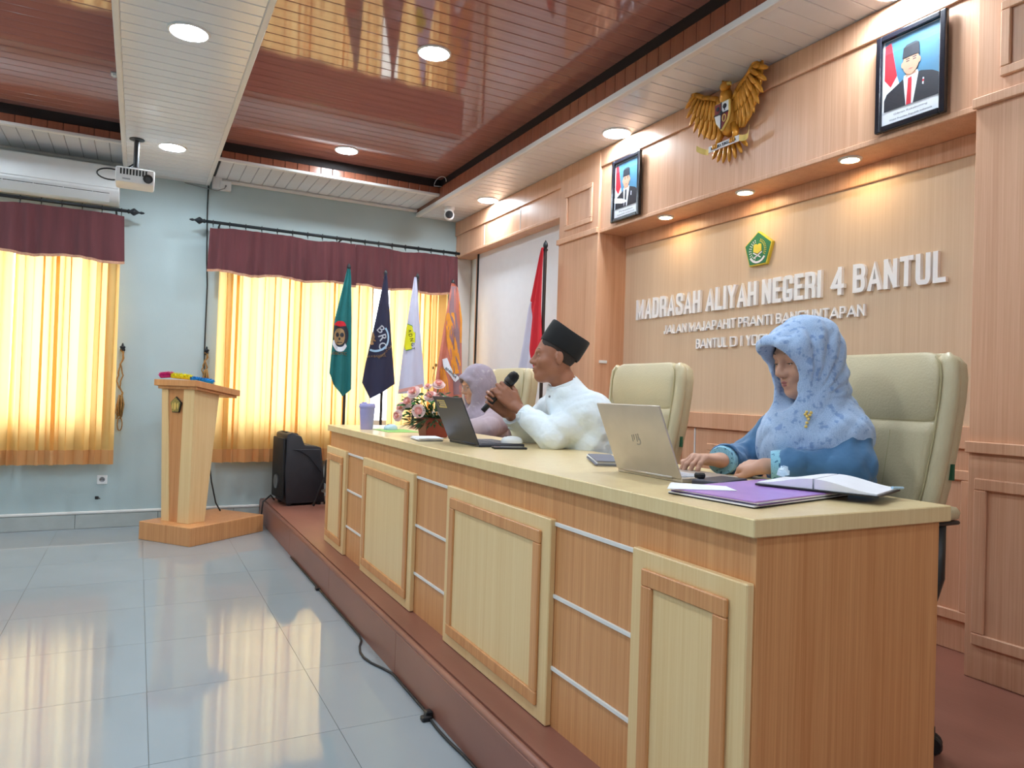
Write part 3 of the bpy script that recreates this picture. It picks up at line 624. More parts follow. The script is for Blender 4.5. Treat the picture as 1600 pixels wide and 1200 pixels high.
    for i, ln in enumerate(lines):
        wl = (.15, .19)[i]; vs, fs, _ = text_mesh(ln, wl, None, .0006, 0)
        hh = max(p[1] for p in vs); MB().add([mp(p[0]-wl/2, p[1]*.011/hh-ih+.034-.022*i, .0078+p[2]) for p in vs], fs).build('caption', 'capink', t)
    flat([(-iw, -ih), (iw, -ih), (iw, ih), (-iw, ih)], mp, .0135, .0145).build('pane', 'picglass', t)
portrait(3.935, 2.628, 'framed portrait of a man with cap and dark tie, left of the gold eagle', ['Presiden', 'Republik Indonesia'], 1, 'suit')
portrait(1.932, 2.628, 'framed portrait of a man in black cap and red tie, right of the gold eagle', ['Gibran Rakabuming', 'Wakil Presiden Republik Indonesia'], 0, 'red')
# golden eagle
M['shieldred'] = pmat('shield_red', srgb(130, 26, 36), 0.5); M['goldlight'] = pmat('pale_gold', srgb(226, 196, 110), 0.45, .2, var=.1)
gy, gz = 2.975, 2.79; gm = on_wall(XH-.012, gy, gz)
t = thing('eagle_emblem', 'gold carved eagle with raised wings, a shield and a ribbon', 'emblem', (XH-.012, gy, gz-.23))
def gell(a, b, d, r, ang, par, name, m='gold'):
    """ellipsoid on the wall plane: r = (along, across, depth), ang from +right"""
    R = Matrix(((0, 0, -1), (-math.cos(ang), math.sin(ang), 0), (math.sin(ang), math.cos(ang), 0)))
    return MB().ell(gm(a, b, d), (r[0], r[1], r[2]), 10, 8, R).build(name, m, par, smooth=True)
for s_ in (1, -1):
    wing = MB()
    bone = [(.045, .075), (.075, .115), (.12, .135), (.17, .15), (.22, .185), (.262, .235)]
    for (p, q) in zip(bone[:-1], bone[1:]):
        wing.tube([gm(s_*p[0], p[1], .03+.22*p[0]), gm(s_*q[0], q[1], .03+.22*q[0])], .016, 8)
    wg = wing.build('wing', 'gold', t, smooth=True)
    pl = [(.045, .075), (.06, -.085), (.12, -.10), (.175, -.065), (.225, .0), (.262, .08), (.275, .16), (.266, .235), (.22, .175), (.17, .14), (.12, .125), (.075, .105)]
    MB().prism([(s_*a_, b_) for a_, b_ in pl], lambda a_, b_: gm(a_, b_, .006+.2*abs(a_)), lambda a_, b_: gm(a_, b_, .018+.2*abs(a_))).build('wing_plate', 'gold', wg, bevel=.003)
    for k in range(15):
        u = k/14
        i = min(4, int(u*5)); fq = u*5-i; r0 = (bone[i][0]*(1-fq)+bone[i+1][0]*fq, bone[i][1]*(1-fq)+bone[i+1][1]*fq)
        a_ = math.radians(-118+140*u**1.25); ln = .15+.075*math.sin(PI*min(1, u*1.1)) - (.10*max(0, u-.75)/.25)
        e = (r0[0]+ln*math.cos(a_)*.55, r0[1]+ln*math.sin(a_))
        if u > .8: e = (r0[0]+.035*(1-u)*5, r0[1]-.10*(1-u)*5+.03)
        cx_, cz_ = (r0[0]+e[0])/2, (r0[1]+e[1])/2; L_ = math.hypot(e[0]-r0[0], e[1]-r0[1]); an = math.atan2(e[1]-r0[1], (e[0]-r0[0])*s_)
        gell(s_*cx_, cz_, .022+.2*cx_, (L_/2+.012, .0155, .012), an, wg, 'feather')
        gell(s_*(r0[0]*.68+e[0]*.32), r0[1]*.68+e[1]*.32, .034+.2*cx_, (L_*.28, .014, .010), an, wg, 'covert_feather')
    gell(s_*.262, .25, .095, (.035, .008, .008), PI/2-s_*.25, wg, 'wing_tip')
gell(0, 0, .03, (.12, .058, .05), PI/2, t, 'body'); gell(.0, .10, .055, (.06, .036, .036), PI/2, t, 'neck')
hd = gell(.012, .15, .075, (.034, .026, .028), 0.2, t, 'head')
MB().tube([gm(.035, .155, .08), gm(.06, .15, .085), gm(.068, .135, .085)], [.012, .008, .002], 8).build('beak', 'goldlight', hd, smooth=True)
gell(-.005, .178, .07, (.02, .008, .01), 2.3, hd, 'crest')
sh = [(-.05, .062), (.05, .062), (.052, .0), (.04, -.04), (0, -.085), (-.04, -.04), (-.052, .0)]
shd = flat([(a*1.1, b*1.1) for a, b in sh], gm, .07, .085).build('shield', 'goldlight', t, bevel=.003)
flat([(-.05, .062), (0, .062), (0, .002), (-.052, .002)], gm, .085, .088).build('shield_quarter', 'shieldred', shd)
flat([(.05, .062), (0, .062), (0, .002), (.052, .002)], gm, .085, .088).build('shield_quarter', 'paper', shd)
flat([(-.052, .002), (0, .002), (0, -.085), (-.04, -.04)], gm, .085, .088).build('shield_quarter', 'paper', shd)
flat([(.052, .002), (0, .002), (0, -.085), (.04, -.04)], gm, .085, .088).build('shield_quarter', 'shieldred', shd)
flat([(-.055, -.002), (.055, -.002), (.055, .005), (-.055, .005)], gm, .088, .090).build('shield_band', 'ink', shd)
flat([(-.003, -.085), (.003, -.085), (.003, .064), (-.003, .064)], gm, .088, .090).build('shield_band', 'ink', shd)
flat(arcpoly(.026, .036, .014, .014, 0, 360, 10)[:-1], gm, .088, .0905).build('tree', 'ink', shd); flat([(.024, .012), (.029, .012), (.029, .03), (.024, .03)], gm, .088, .0905).build('trunk', 'ink', shd)
flat(arcpoly(-.026, .034, .013, .013, 0, 360, 8)[:-1], gm, .088, .0905).build('bull_head', 'ink', shd)
flat([(-.012, .01), (0, .02), (.012, .01), (.008, -.006), (-.008, -.006)], gm, .090, .0925).build('star_field', 'ink', shd)
ch = MB(); ch.tube([gm(.024+.012*math.cos(a), -.028+.02*math.sin(a), .089) for a in [2*PI*k/10 for k in range(11)]], .003, 6); ch.build('chain', 'goldlight', shd, smooth=True)
for s_ in (1, -1):
    MB().tube([gm(s_*.045, -.06, .03), gm(s_*.062, -.11, .04), gm(s_*.066, -.145, .05)], [.028, .018, .012], 10).build('leg', 'gold', t, smooth=True)
    for k in range(3): gell(s_*.066+(k-1)*.013, -.158, .064, (.018, .007, .009), PI/2, t, 'claw')
for k in range(7):
    a_ = math.radians(-90+(k-3)*13); gell(.17*math.cos(a_)*.9, -.03+.17*math.sin(a_)*.97, .02, (.06, .014, .012), a_, t, 'tail_feather')
rb = flat([(-.115, -.145), (.115, -.145), (.115, -.178), (-.115, -.178)], gm, .062, .067).build('ribbon', 'paper', t)
vs, fs, wl = text_mesh('BHINNEKA TUNGGAL IKA', .19, .017, .0015, .01)
MB().add([gm(p[0]-.095, p[1]-.17, .067+p[2]) for p in vs], fs).build('motto', 'ink', rb)
for s_ in (1, -1):
    MB().grid(lambda u, v: gm(s_*(.115+.085*u), -.178+.033*v-.02*u+.05*u*u, .065-.02*math.sin(4*u)), 8, 2).build('ribbon_end', 'goldlight', rb, smooth=True)
# ------------------------------------------------------------------ the long desk
DX0, DX1, DY0, DY1, DZ = 1.15, 1.83, 1.10, 4.905, 0.975
desk = thing('desk', 'long oak and cream veneer desk on the platform', 'desk', (1.49, 3.0, ZP))
MB().box(DX0, DX1, DY0, DY1, DZ-.04, DZ).build('top', 'creamtop', desk, bevel=.0025)
MB().box(1.172, 1.19, DY0+.012, DY1-.012, ZP, DZ-.04).build('front_panel', 'wood_t', desk)
MB().box(1.19, 1.80, DY0+.012, DY0+.03, ZP, DZ-.04).build('end_panel', 'wood_t', desk, bevel=.001); MB().box(1.19, 1.80, DY1-.03, DY1-.012, ZP, DZ-.04).build('end_panel', 'wood_t', desk, bevel=.001)
for y in (2.38, 3.64): MB().box(1.19, 1.78, y-.009, y+.009, ZP, DZ-.04).build('divider', 'wood_t', desk)
pys = [(1.114, 1.51), (1.925, 2.768), (3.178, 4.025), (4.41, 4.90)]
for a, b in pys:
    z0, z1 = ZP+.002, .836
    p = MB().box(1.150, 1.172, a, b, z0, z1).build('raised_panel', 'cream', desk, bevel=.003)
    fo = .052 if b-a > .5 else .05
    frame_x('inner_frame', 'wood_t', 1.139, 1.150, a+fo, b-fo, z0+.045, z1-.043, .042, p, .003)
    MB().box(1.147, 1.150, a+fo+.042, b-fo-.042, z0+.087, z1-.085).build('inset', 'cream', p)
for (a, b) in ((1.51, 1.925), (2.768, 3.178), (4.025, 4.41)):
    for z in (.821, .598, .376): MB().box(1.165, 1.172, a, b, z-.006, z+.006).build('white_strip', 'white_trim', desk, bevel=.001)
# ------------------------------------------------------------------ executive chairs
M['leather'] = pmat('cream_leather', srgb(198, 184, 148), 0.42, var=0.05, vscale=5, bump=0.12, bscale=140)
M['piping'] = pmat('chair_piping', srgb(176, 164, 122), 0.5)
def superell(w_, d_, n=28, p=3.2):
    out = []
    for k in range(n):
        a = 2*PI*k/n; c, s_ = math.cos(a), math.sin(a)
        out.append((math.copysign(abs(c)**(2/p), c)*d_, math.copysign(abs(s_)**(2/p), s_)*w_))
    return out
def loft(levels, n=28, p=3.2):
    """levels: (x, y, z, half_depth, half_width)"""
    m = MB(); rings = []
    for (x, y, z, d_, w_) in levels: rings.append([(x+a, y+b, z) for a, b in superell(w_, d_, n, p)])
    vs = [q for r in rings for q in r]; L_ = len(rings)
    fs = [(i*n+k, i*n+(k+1) % n, (i+1)*n+(k+1) % n, (i+1)*n+k) for i in range(L_-1) for k in range(n)]+[tuple(range(n))[::-1], tuple(range((L_-1)*n, L_*n))]
    return m.add(vs, fs)
def make_chair(label):
    t = thing('office_chair', label, 'chair', (0, 0, 0), 0, 'cream leather chairs behind the desk')
    loft([(0, 0, .40, .20, .20), (0, 0, .405, .25, .25), (0, 0, .43, .275, .275), (0, 0, .475, .275, .275), (0, 0, .50, .25, .25), (0, 0, .508, .2, .2)], 32).build('seat', 'leather', t, smooth=True, local=True)
    # back shell: x offset grows with height
    bk = lambda z: .235+.095*(z-.42)/.78+.02*math.sin((z-.42)*3.2)
    hw = [(.42, .17), (.50, .205), (.62, .235), (.78, .262), (.92, .276), (1.05, .285), (1.12, .286), (1.165, .28), (1.188, .262), (1.2, .23)]
    back = loft([(bk(z)+.03, 0, z, .052 if z < 1.16 else (.045 if z < 1.185 else .02), w_) for z, w_ in hw], 40, 4.5).build('backrest', 'leather', t, smooth=True, local=True)
    hwf = lambda z: float(np.interp(z, [q[0] for q in hw], [q[1] for q in hw]))
    for s_ in (-1, 1):
        MB().tube([(bk(z)-.006, s_*(w_-.022), z) for z, w_ in hw[1:-1]], [(.026, .024)]+[(.030, .026)]*(len(hw)-4)+[(.022, .02)], 12).build('side_bolster', 'leather', back, smooth=True, local=True)
        MB().tube([(bk(z)-.034, s_*(w_-.034), z) for z, w_ in hw[1:-1]], .0025, 6).build('piping', 'piping', back, smooth=True, local=True)
    hs = [(.98, .215), (.985, .232), (1.0, .238), (1.05, .246), (1.12, .247), (1.165, .242), (1.192, .225), (1.203, .19)]
    loft([(bk(z)-.004, 0, z, .012+.036*math.sin(PI*min(1, max(0, (z-.965)/.26))), w_) for z, w_ in hs], 40, 6).build('headrest', 'leather', back, smooth=True, local=True)
    def cush(u, v):
        z = .46+.525*v; w_ = hwf(z)-.036; y = w_*(2*u-1)
        e = min(1, (1-abs(2*u-1))/.12)*min(1, v/.08)*min(1, (1-v)/.05)
        return (bk(z)-.012-.026*math.sqrt(max(0, e))-.004*abs(math.cos(PI*u*5))*max(0, e)*(.3+.7*(1-v)), y, z)
    MB().grid(cush, 60, 24).build('cushion', 'leather', back, smooth=True, local=True)
    for k in (1, 2, 3, 4):
        MB().tube([(lambda p: (p[0]+.0006, p[1], p[2]))(cush(.1+.2*k, q)) for q in (.08, .2, .35, .5, .65, .8, .93)], .0016, 5).build('seam', 'piping', back, smooth=True, local=True)
    for s_ in (-1, 1):
        y = s_*.318
        a = MB().tube([(.02, y, .455), (.11, y*.98, .452), (.17, y, .468), (.197, y, .52), (.197, y, .69)], [(.02, .022)]*5, 10).build('arm_support', 'black', t, smooth=True, local=True)
        MB().tube([(0, y*.62, .41), (.0, y, .44)], .018, 8).build('arm_bracket', 'black', a, smooth=True, local=True)
        MB().box(-.10, .265, y-.026, y+.026, .678, .69).build('arm_plate', 'black', a, bevel=.004, local=True)
        loft([(.085, y, .69, .17, .022), (.085, y, .696, .195, .034), (.085, y, .712, .2, .037), (.085, y, .728, .185, .03), (.085, y, .733, .15, .018)], 24, 3).build('arm_pad', 'leather', a, smooth=True, local=True)
    MB().box(-.1, .1, -.08, .08, .375, .405).build('mechanism', 'black', t, bevel=.01, local=True)
    MB().lathe([(.03, .10), (.03, .24), (.018, .24), (.018, .38)], (0, 0, 0), 16).build('gas_lift', 'black', t, smooth='auto', local=True)
    bs = MB(); bs.lathe([(.04, .07), (.042, .12), (.03, .125)], (0, 0, 0), 16)
    for k in range(5):
        a = 2*PI*k/5+.25; bs.tube([(0, 0, .105), (.15*math.cos(a), .15*math.sin(a), .10), (.37*math.cos(a), .37*math.sin(a), .075)], [(.022, .02), (.02, .017), (.013, .012)], 8)
    base = bs.build('star_base', 'black', t, smooth=True, local=True)
    for k in range(5):
        a = 2*PI*k/5+.25; c = (.37*math.cos(a), .37*math.sin(a))
        cs = MB().tube([(c[0], c[1], .08), (c[0], c[1], .05)], .009, 8)
        for s_ in (-1, 1): cs.lathe([(.001, -.009), (.024, -.009), (.029, -.003), (.029, .004), (.022, .01), (.001, .01)], (c[0]-s_*.014*math.sin(a), c[1]+s_*.014*math.cos(a), .029), 14, (-math.sin(a), math.cos(a), 0))
        cs.build('caster', 'black', base, smooth='auto', local=True)
    MB().box(bk(.83)+.028, bk(.83)+.04, -.275, -.262, .80, .85).build('cloth_tag', 'greentag', back, local=True)
    return t
M['greentag'] = pmat('green_tag', srgb(30, 84, 56), 0.7)
ch1 = make_chair('cream leather chair behind the woman in the light blue headscarf, nearest the viewer')
ch1.location = (1.93, 1.635, ZP)
ch2 = copy_tree(ch1); ch2.location = (1.955, 2.93, ZP); ch2['label'] = 'cream leather chair right behind the man in the white shirt'
ch3 = copy_tree(ch1); ch3.location = (1.95, 4.43, ZP); ch3['label'] = 'cream leather chair mostly hidden behind the man and the woman in mauve'
# ------------------------------------------------------------------ lectern
LT = math.radians(38.3)
lec = thing('lectern', 'oak and cream wooden lectern with a slanted top on a stepped base', 'lectern', (.508, 6.325, 0), LT)
def L_(name, mb, m, par=lec, **k): return mb.build(name, m, par, local=True, **k)
L_('base', MB().box(-.37, .385, -.27, .28, 0, .14), 'wood_t', bevel=.003)
def slab(yb0, yb1, yt0, yt1, xb0, xb1, xt0, xt1, z0=.14, z1=1.178):
    return MB().hexa([(xb0, yb0, z0), (xb1, yb0, z0), (xb1, yb1, z0), (xb0, yb1, z0)], [(xt0, yt0, z1), (xt1, yt0, z1), (xt1, yt1, z1), (xt0, yt1, z1)])
L_('column', slab(-.127, .176, -.138, .228, -.244, -.105, -.24, -.01), 'cream', bevel=.002)
L_('front_strip', slab(.094, .176, .158, .228, -.256, -.244, -.252, -.24), 'cream', bevel=.001)
L_('centre_strip', slab(-.007, .094, -.024, .158, -.249, -.244, -.245, -.24), 'wood_t')
L_('front_strip', slab(-.128, -.007, -.139, -.024, -.266, -.244, -.262, -.24), 'cream', bevel=.002)
def tilt(x0, x1, y0, y1, t0, t1):
    zf = lambda x: 1.25-.157*(x+.3)
    return MB().hexa([(x0, y0, zf(x0)-t1), (x1, y0, zf(x1)-t1), (x1, y1, zf(x1)-t1), (x0, y1, zf(x0)-t1)], [(x0, y0, zf(x0)-t0), (x1, y0, zf(x1)-t0), (x1, y1, zf(x1)-t0), (x0, y1, zf(x0)-t0)])
L_('top', tilt(-.3, .148, -.195, .26, 0, .048), 'wood_t', bevel=.002)
L_('under_board', tilt(-.278, .13, -.178, .24, .048, .068), 'wood_t', bevel=.001)
M['bronze'] = pmat('dull_bronze', srgb(150, 140, 84), 0.4, .5, var=.3, vscale=60)
em = L_('emblem', MB().prism([(p[0], p[1]*1.12) for p in pent(.062)], lambda a, b: (-.25, .058-a, 1.05+b), lambda a, b: (-.262, .058-a, 1.05+b)), 'black', bevel=.002)
L_('emblem_plate', MB().prism([(p[0], p[1]*1.12) for p in pent(.055)], lambda a, b: (-.262, .058-a, 1.05+b), lambda a, b: (-.265, .058-a, 1.05+b)), 'bronze', em)
L_('emblem_figure', MB().prism([(-.014, -.035), (.014, -.035), (.014, .01), (0, .026), (-.014, .01)], lambda a, b: (-.265, .058-a, 1.05+b), lambda a, b: (-.27, .058-a, 1.05+b)), 'goldlight', em, bevel=.003)
for s_ in (-1, 1): L_('emblem_leaf', MB().ell((-.266, .058+s_*.028, 1.045), (.004, .009, .026), 8, 6), 'goldlight', em)
# feather duster on the lectern
du = thing('feather_duster', 'fluffy pink, yellow and blue duster lying on the lectern', 'duster', (.36, 6.26, 1.25), LT)
rd = random.Random(3)
def fluff(name, p0, p1, r_, n, col, rg):
    b = MB(); d0 = Vector(p0); d1 = Vector(p1)
    for k in range(n):
        c = d0.lerp(d1, rd.random()); v = Vector((rd.gauss(0, 1), rd.gauss(0, 1), abs(rd.gauss(0, 1))*.9)).normalized()*r_*rd.uniform(.7, 1.1)
        o_ = Vector((rd.gauss(0, 1), rd.gauss(0, 1), rd.gauss(0, 1))).normalized()*.0045
        w_ = v.cross(o_).normalized()*.0045
        b.add([c+o_-w_, c-o_, c+w_, c+v], [(0, 1, 3), (1, 2, 3), (2, 0, 3)])
    b.tube([d0, d1], r_*.55, 8)
    return b.build(name, pmat(name+'_fibre', srgb(*col), 0.9, var=.2, vscale=80), du, local=True)
def dl(x, y, h=0.0): return (x, y, -.157*(x+.12)+h+.006)
fluff('pink_fluff', dl(-.12, .17, .022), dl(-.115, .07, .03), .036, 700, (206, 40, 120), 1)
fluff('yellow_fluff', dl(-.11, .07, .026), dl(-.03, -.045, .028), .034, 800, (226, 214, 40), 1)
fluff('blue_fluff', dl(-.03, -.045, .02), dl(.10, -.15, .02), .03, 800, (30, 140, 206), 1)
# ------------------------------------------------------------------ loudspeaker and stand in the corner
sp = thing('loudspeaker', 'black portable loudspeaker standing on the platform by the curtain', 'speaker', (1.31, 6.55, ZP), math.radians(6))
M['spk'] = pmat('black_textured_plastic', srgb(34, 34, 40), 0.55, var=0.12, bump=.2, bscale=300)
side = [(-.165, .02), (.175, .02), (.165, .2), (.13, .50), (.09, .515), (-.02, .525), (-.05, .60), (-.135, .635), (-.175, .62), (-.185, .3)]
MB().prism(side, lambda a, b: (a, .18, b), lambda a, b: (a, -.16, b)).build('cabinet', 'spk', sp, bevel=.012, seg=2, smooth='auto', local=True)
MB().prism([(-.13, .49), (.115, .49), (.14, .27), (.02, .42), (-.06, .47)], lambda a, b: (a, -.158, b), lambda a, b: (a, -.168, b)).build('side_relief', 'spk', sp, bevel=.004, local=True)
MB().box(-.205, -.183, -.15, .17, .06, .585).build('grille', 'blackmatte', sp, bevel=.01, seg=2, smooth='auto', local=True)
MB().lathe([(.06, 0), (.062, .012), (.05, .016), (.02, .006)], (-.204, .01, .2), 20, (-1, 0, 0)).build('woofer_ring', 'metal', sp, smooth='auto', local=True)
MB().prism([(-.16, .64), (-.06, .62), (-.02, .56), (-.05, .55), (-.08, .6), (-.15, .615)], lambda a, b: (a, -.08, b), lambda a, b: (a, .1, b)).build('handle', 'spk', sp, bevel=.006, local=True)
for x in (-.13, .13):
    for y in (-.12, .14): MB().lathe([(.02, 0), (.022, .02)], (x, y, 0), 10).build('foot', 'black', sp, local=True)
st = thing('folded_stand', 'black folded stand behind the far end of the desk', 'stand', (1.52, 6.2, ZP))
MB().tube([(1.52, 6.2, ZP+.02), (1.52, 6.2, ZP+.58)], .016, 8).build('pole', 'black', st, smooth='auto')
MB().ell((1.52, 6.2, ZP+.60), (.026, .026, .03)).build('knob', 'black', st, smooth=True)
for k in range(3):
    a = 2*PI*k/3+.5; MB().tube([(1.52, 6.2, ZP+.42), (1.52+.10*math.cos(a), 6.2+.10*math.sin(a), ZP+.2), (1.52+.17*math.cos(a), 6.2+.17*math.sin(a), ZP+.012)], .012, 8).build('leg', 'black', st, smooth='auto')
MB().lathe([(.10, .0), (.10, .012), (.03, .02)], (1.52, 6.2, ZP+.14), 16).build('tray', 'metal', st, smooth='auto')
MB().lathe([(.02, .0), (.075, -.03), (.085, -.22), (.03, -.25)], (1.52, 6.2, ZP+.44), 12).build('cover', 'blackmatte', st, smooth='auto')
# cables on the floor and at the speaker
tag(MB().tube([(1.11, 6.66, ZP+.02), (1.07, 6.6, ZP+.07), (1.0, 6.56, ZP+.02), (.985, 6.56, .05), (.95, 6.6, .02), (.9, 6.7, .006), (.7, 6.80, .006), (.6, 6.82, .006)], .007, 8).build('speaker_cable', 'cable', smooth=True), 'black cable running from the loudspeaker over the platform edge', 'cable')
tag(MB().tube([(.56, 6.6, .55), (.58, 6.58, .40), (.62, 6.58, .22), (.66, 6.6, .146)], .006, 8).build('lectern_cable', 'cable', smooth=True), 'short black cable hanging behind the lectern', 'cable')
fc = []
for k in range(60):
    y = 5.3-.075*k; d = .0
    if 3.0 < y < 3.45: d = .062*math.sin(PI*(y-3.0)/.45)
    if 2.2 < y < 2.6: d = .012*math.sin(PI*(y-2.2)/.4)
    fc.append((XP-.010-d, y, .006))
tag(MB().tube(fc, .0055, 6).build('floor_cable', 'cable', smooth=True), 'thin black cable lying along the foot of the platform', 'cable')
tag(MB().box(XP-.05, XP-.012, 2.50, 2.53, .0, .018).box(XP-.03, XP-.004, 2.515, 2.545, .0, .03).build('cable_clip', 'black', bevel=.003), 'small black clip on the floor cable by the platform', 'clip')
tag(MB().box(XP-.03, XP-.004, 4.38, 4.42, .0, .016).build('cable_clip', 'black', bevel=.003), 'tiny black clip further along the floor cable', 'clip')
# ------------------------------------------------------------------ people: signed distance fields turned into one continuous surface each
F32 = np.float32
def _n(a): return np.sqrt((a*a).sum(-1))
def rc(a, b, r1, r2):
    a = np.array(a, F32); b = np.array(b, F32); ab = b-a; L2 = float(ab @ ab)+1e-9
    def f(Q):
        t = np.clip(((Q-a) @ ab)/L2, 0, 1); return _n(Q-a-t[:, None]*ab)-(r1+(r2-r1)*t)
    return f
def el(c, r, R=None):
    c = np.array(c, F32); r = np.array(r, F32); R = None if R is None else np.array(R, F32)
    def f(Q):
        q = Q-c
        if R is not None: q = q @ R          # columns of R are the ellipsoid axes
        k0 = _n(q/r); k1 = _n(q/(r*r)); return k0*(k0-1)/np.maximum(k1, 1e-6)
    return f
def smin(a, b, k):
    h = np.clip(.5+.5*(b-a)/k, 0, 1); return b+(a-b)*h-k*h*(1-h)
def smax(a, b, k): return -smin(-a, -b, k)
def U(fs, k=.02):
    def f(Q):
        d = fs[0](Q)
        for g in fs[1:]: d = smin(d, g(Q), k)
        return d
    return f
def sub(f, gs, k=.01):
    def h(Q):
        d = f(Q)
        for g in gs: d = smax(d, -g(Q), k)
        return d
    return h
def wave(f, amp, seed, freq=26.0, stretch=(1, 1, .45)):
    """cloth folds: a few directional waves with sharpened creases added to the distance"""
    rg = np.random.RandomState(seed); ks = [(rg.normal(size=3)*np.array(stretch)*freq*(1 if i < 4 else 2.1), rg.uniform(0, 6.28), rg.uniform(.5, 1)*(1 if i < 4 else .55)) for i in range(8)]
    def g(Q):
        w = 0
        for k, p, a in ks:
            sn = np.sin(Q @ k.astype(F32)+p+1.4*np.sin(Q @ (k[::-1].copy()*.6).astype(F32)+p*2)); w = w+a*(1-2*np.abs(sn)**.7)
        return f(Q)+amp*w.astype(F32)/3
    return g
def sdf_mesh(f, lo, hi, h):
    """sparse evaluation on 8-cell blocks, then naive surface nets"""
    lo = np.array(lo, float); hi = np.array(hi, float); B = 8
    nb = np.ceil((hi-lo)/(h*B)).astype(int); n = nb*B
    bc = np.stack(np.meshgrid(*[np.arange(k) for k in nb], indexing='ij'), -1).reshape(-1, 3)
    cen = (lo+(bc+.5)*B*h).astype(F32); d = f(cen)
    V = np.repeat(np.repeat(np.repeat(d.reshape(nb), B, 0), B, 1), B, 2).astype(F32)
    act = bc[np.abs(d) < B*h*1.25]
    off = np.stack(np.meshgrid(*[np.arange(B)]*3, indexing='ij'), -1).reshape(-1, 3)
    for i in range(0, len(act), 400):
        idx = (act[i:i+400, None, :]*B+off[None]).reshape(-1, 3)
        V[idx[:, 0], idx[:, 1], idx[:, 2]] = f((lo+idx*h).astype(F32))
    V[0] = V[-1] = 1; V[:, 0] = V[:, -1] = 1; V[:, :, 0] = V[:, :, -1] = 1
    S = V < 0; c = [(i, j, k) for i in (0, 1) for j in (0, 1) for k in (0, 1)]
    sl = lambda A, o: A[o[0]:A.shape[0]-1+o[0], o[1]:A.shape[1]-1+o[1], o[2]:A.shape[2]-1+o[2]]
    cnt = sum(sl(S, o).astype(np.int8) for o in c); active = (cnt > 0) & (cnt < 8)
    ci = np.argwhere(active); ids = -np.ones(active.shape, np.int64); ids[active] = np.arange(len(ci))
    pos = np.zeros((len(ci), 3)); num = np.zeros(len(ci))
    for a in c:
        for ax in range(3):
            if a[ax]: continue
            b = list(a); b[ax] = 1
            va = V[ci[:, 0]+a[0], ci[:, 1]+a[1], ci[:, 2]+a[2]]; vb = V[ci[:, 0]+b[0], ci[:, 1]+b[1], ci[:, 2]+b[2]]
            m = (va < 0) != (vb < 0); t = np.where(m, va/np.where(m, va-vb, 1), 0)
            p = np.array(a)[None]+np.eye(3)[ax][None]*t[:, None]
            pos[m] += p[m]; num[m] += 1
    vs = lo+(ci+pos/num[:, None])*h; quads = []
    for ax in range(3):
        o = [0, 0, 0]; o[ax] = 1
        A = S[tuple(slice(0, S.shape[q]-o[q]) for q in range(3))]; Bv = S[tuple(slice(o[q], S.shape[q]) for q in range(3))]
        e = np.argwhere(A != Bv); u, w = [(1, 2), (2, 0), (0, 1)][ax]
        e = e[(e[:, u] > 0) & (e[:, w] > 0) & (e[:, u] < S.shape[u]-1) & (e[:, w] < S.shape[w]-1)]
        du = np.eye(3, dtype=int)[u]; dw = np.eye(3, dtype=int)[w]; q = []
        for s in (e-du-dw, e-dw, e, e-du): q.append(ids[s[:, 0], s[:, 1], s[:, 2]])
        q = np.stack(q, 1); fl = A[e[:, 0], e[:, 1], e[:, 2]]; q[~fl] = q[~fl][:, ::-1]; quads.append(q[(q >= 0).all(1)])
    return vs, np.concatenate(quads)
def sdf_obj(name, f, lo, hi, h, m, parent, smooth_it=2):
    vs, fs = sdf_mesh(f, lo, hi, h); o3 = np.array(ORG.get(parent.name, (0, 0, 0)))
    # laplacian smoothing
    for _ in range(smooth_it):
        acc = np.zeros_like(vs); n = np.zeros(len(vs))
        for a in range(4):
            i, j = fs[:, a], fs[:, (a+1) % 4]; np.add.at(acc, i, vs[j]); np.add.at(acc, j, vs[i]); np.add.at(n, i, 1); np.add.at(n, j, 1)
        vs = vs*.5+.5*acc/np.maximum(n, 1)[:, None]
    me = bpy.data.meshes.new(name); me.from_pydata((vs-o3).tolist(), [], fs.tolist()); me.update()
    me.polygons.foreach_set('use_smooth', [True]*len(me.polygons))
    ob = link(name, me, m, parent); ORG[ob.name] = ORG[parent.name]; return ob
def frame(fwd, up=(0, 0, 1)):
    f = Vector(fwd).normalized(); l = Vector(up).cross(f).normalized(); u = f.cross(l)
    return np.array([[f.x, l.x, u.x], [f.y, l.y, u.y], [f.z, l.z, u.z]])     # columns forward, left, up
_c, _s = math.cos(.35), math.sin(.35)
EAR = np.array([[_c, _s, 0], [-_s, _c, 0], [0, 0, 1]]); EAR2 = EAR.T.copy()
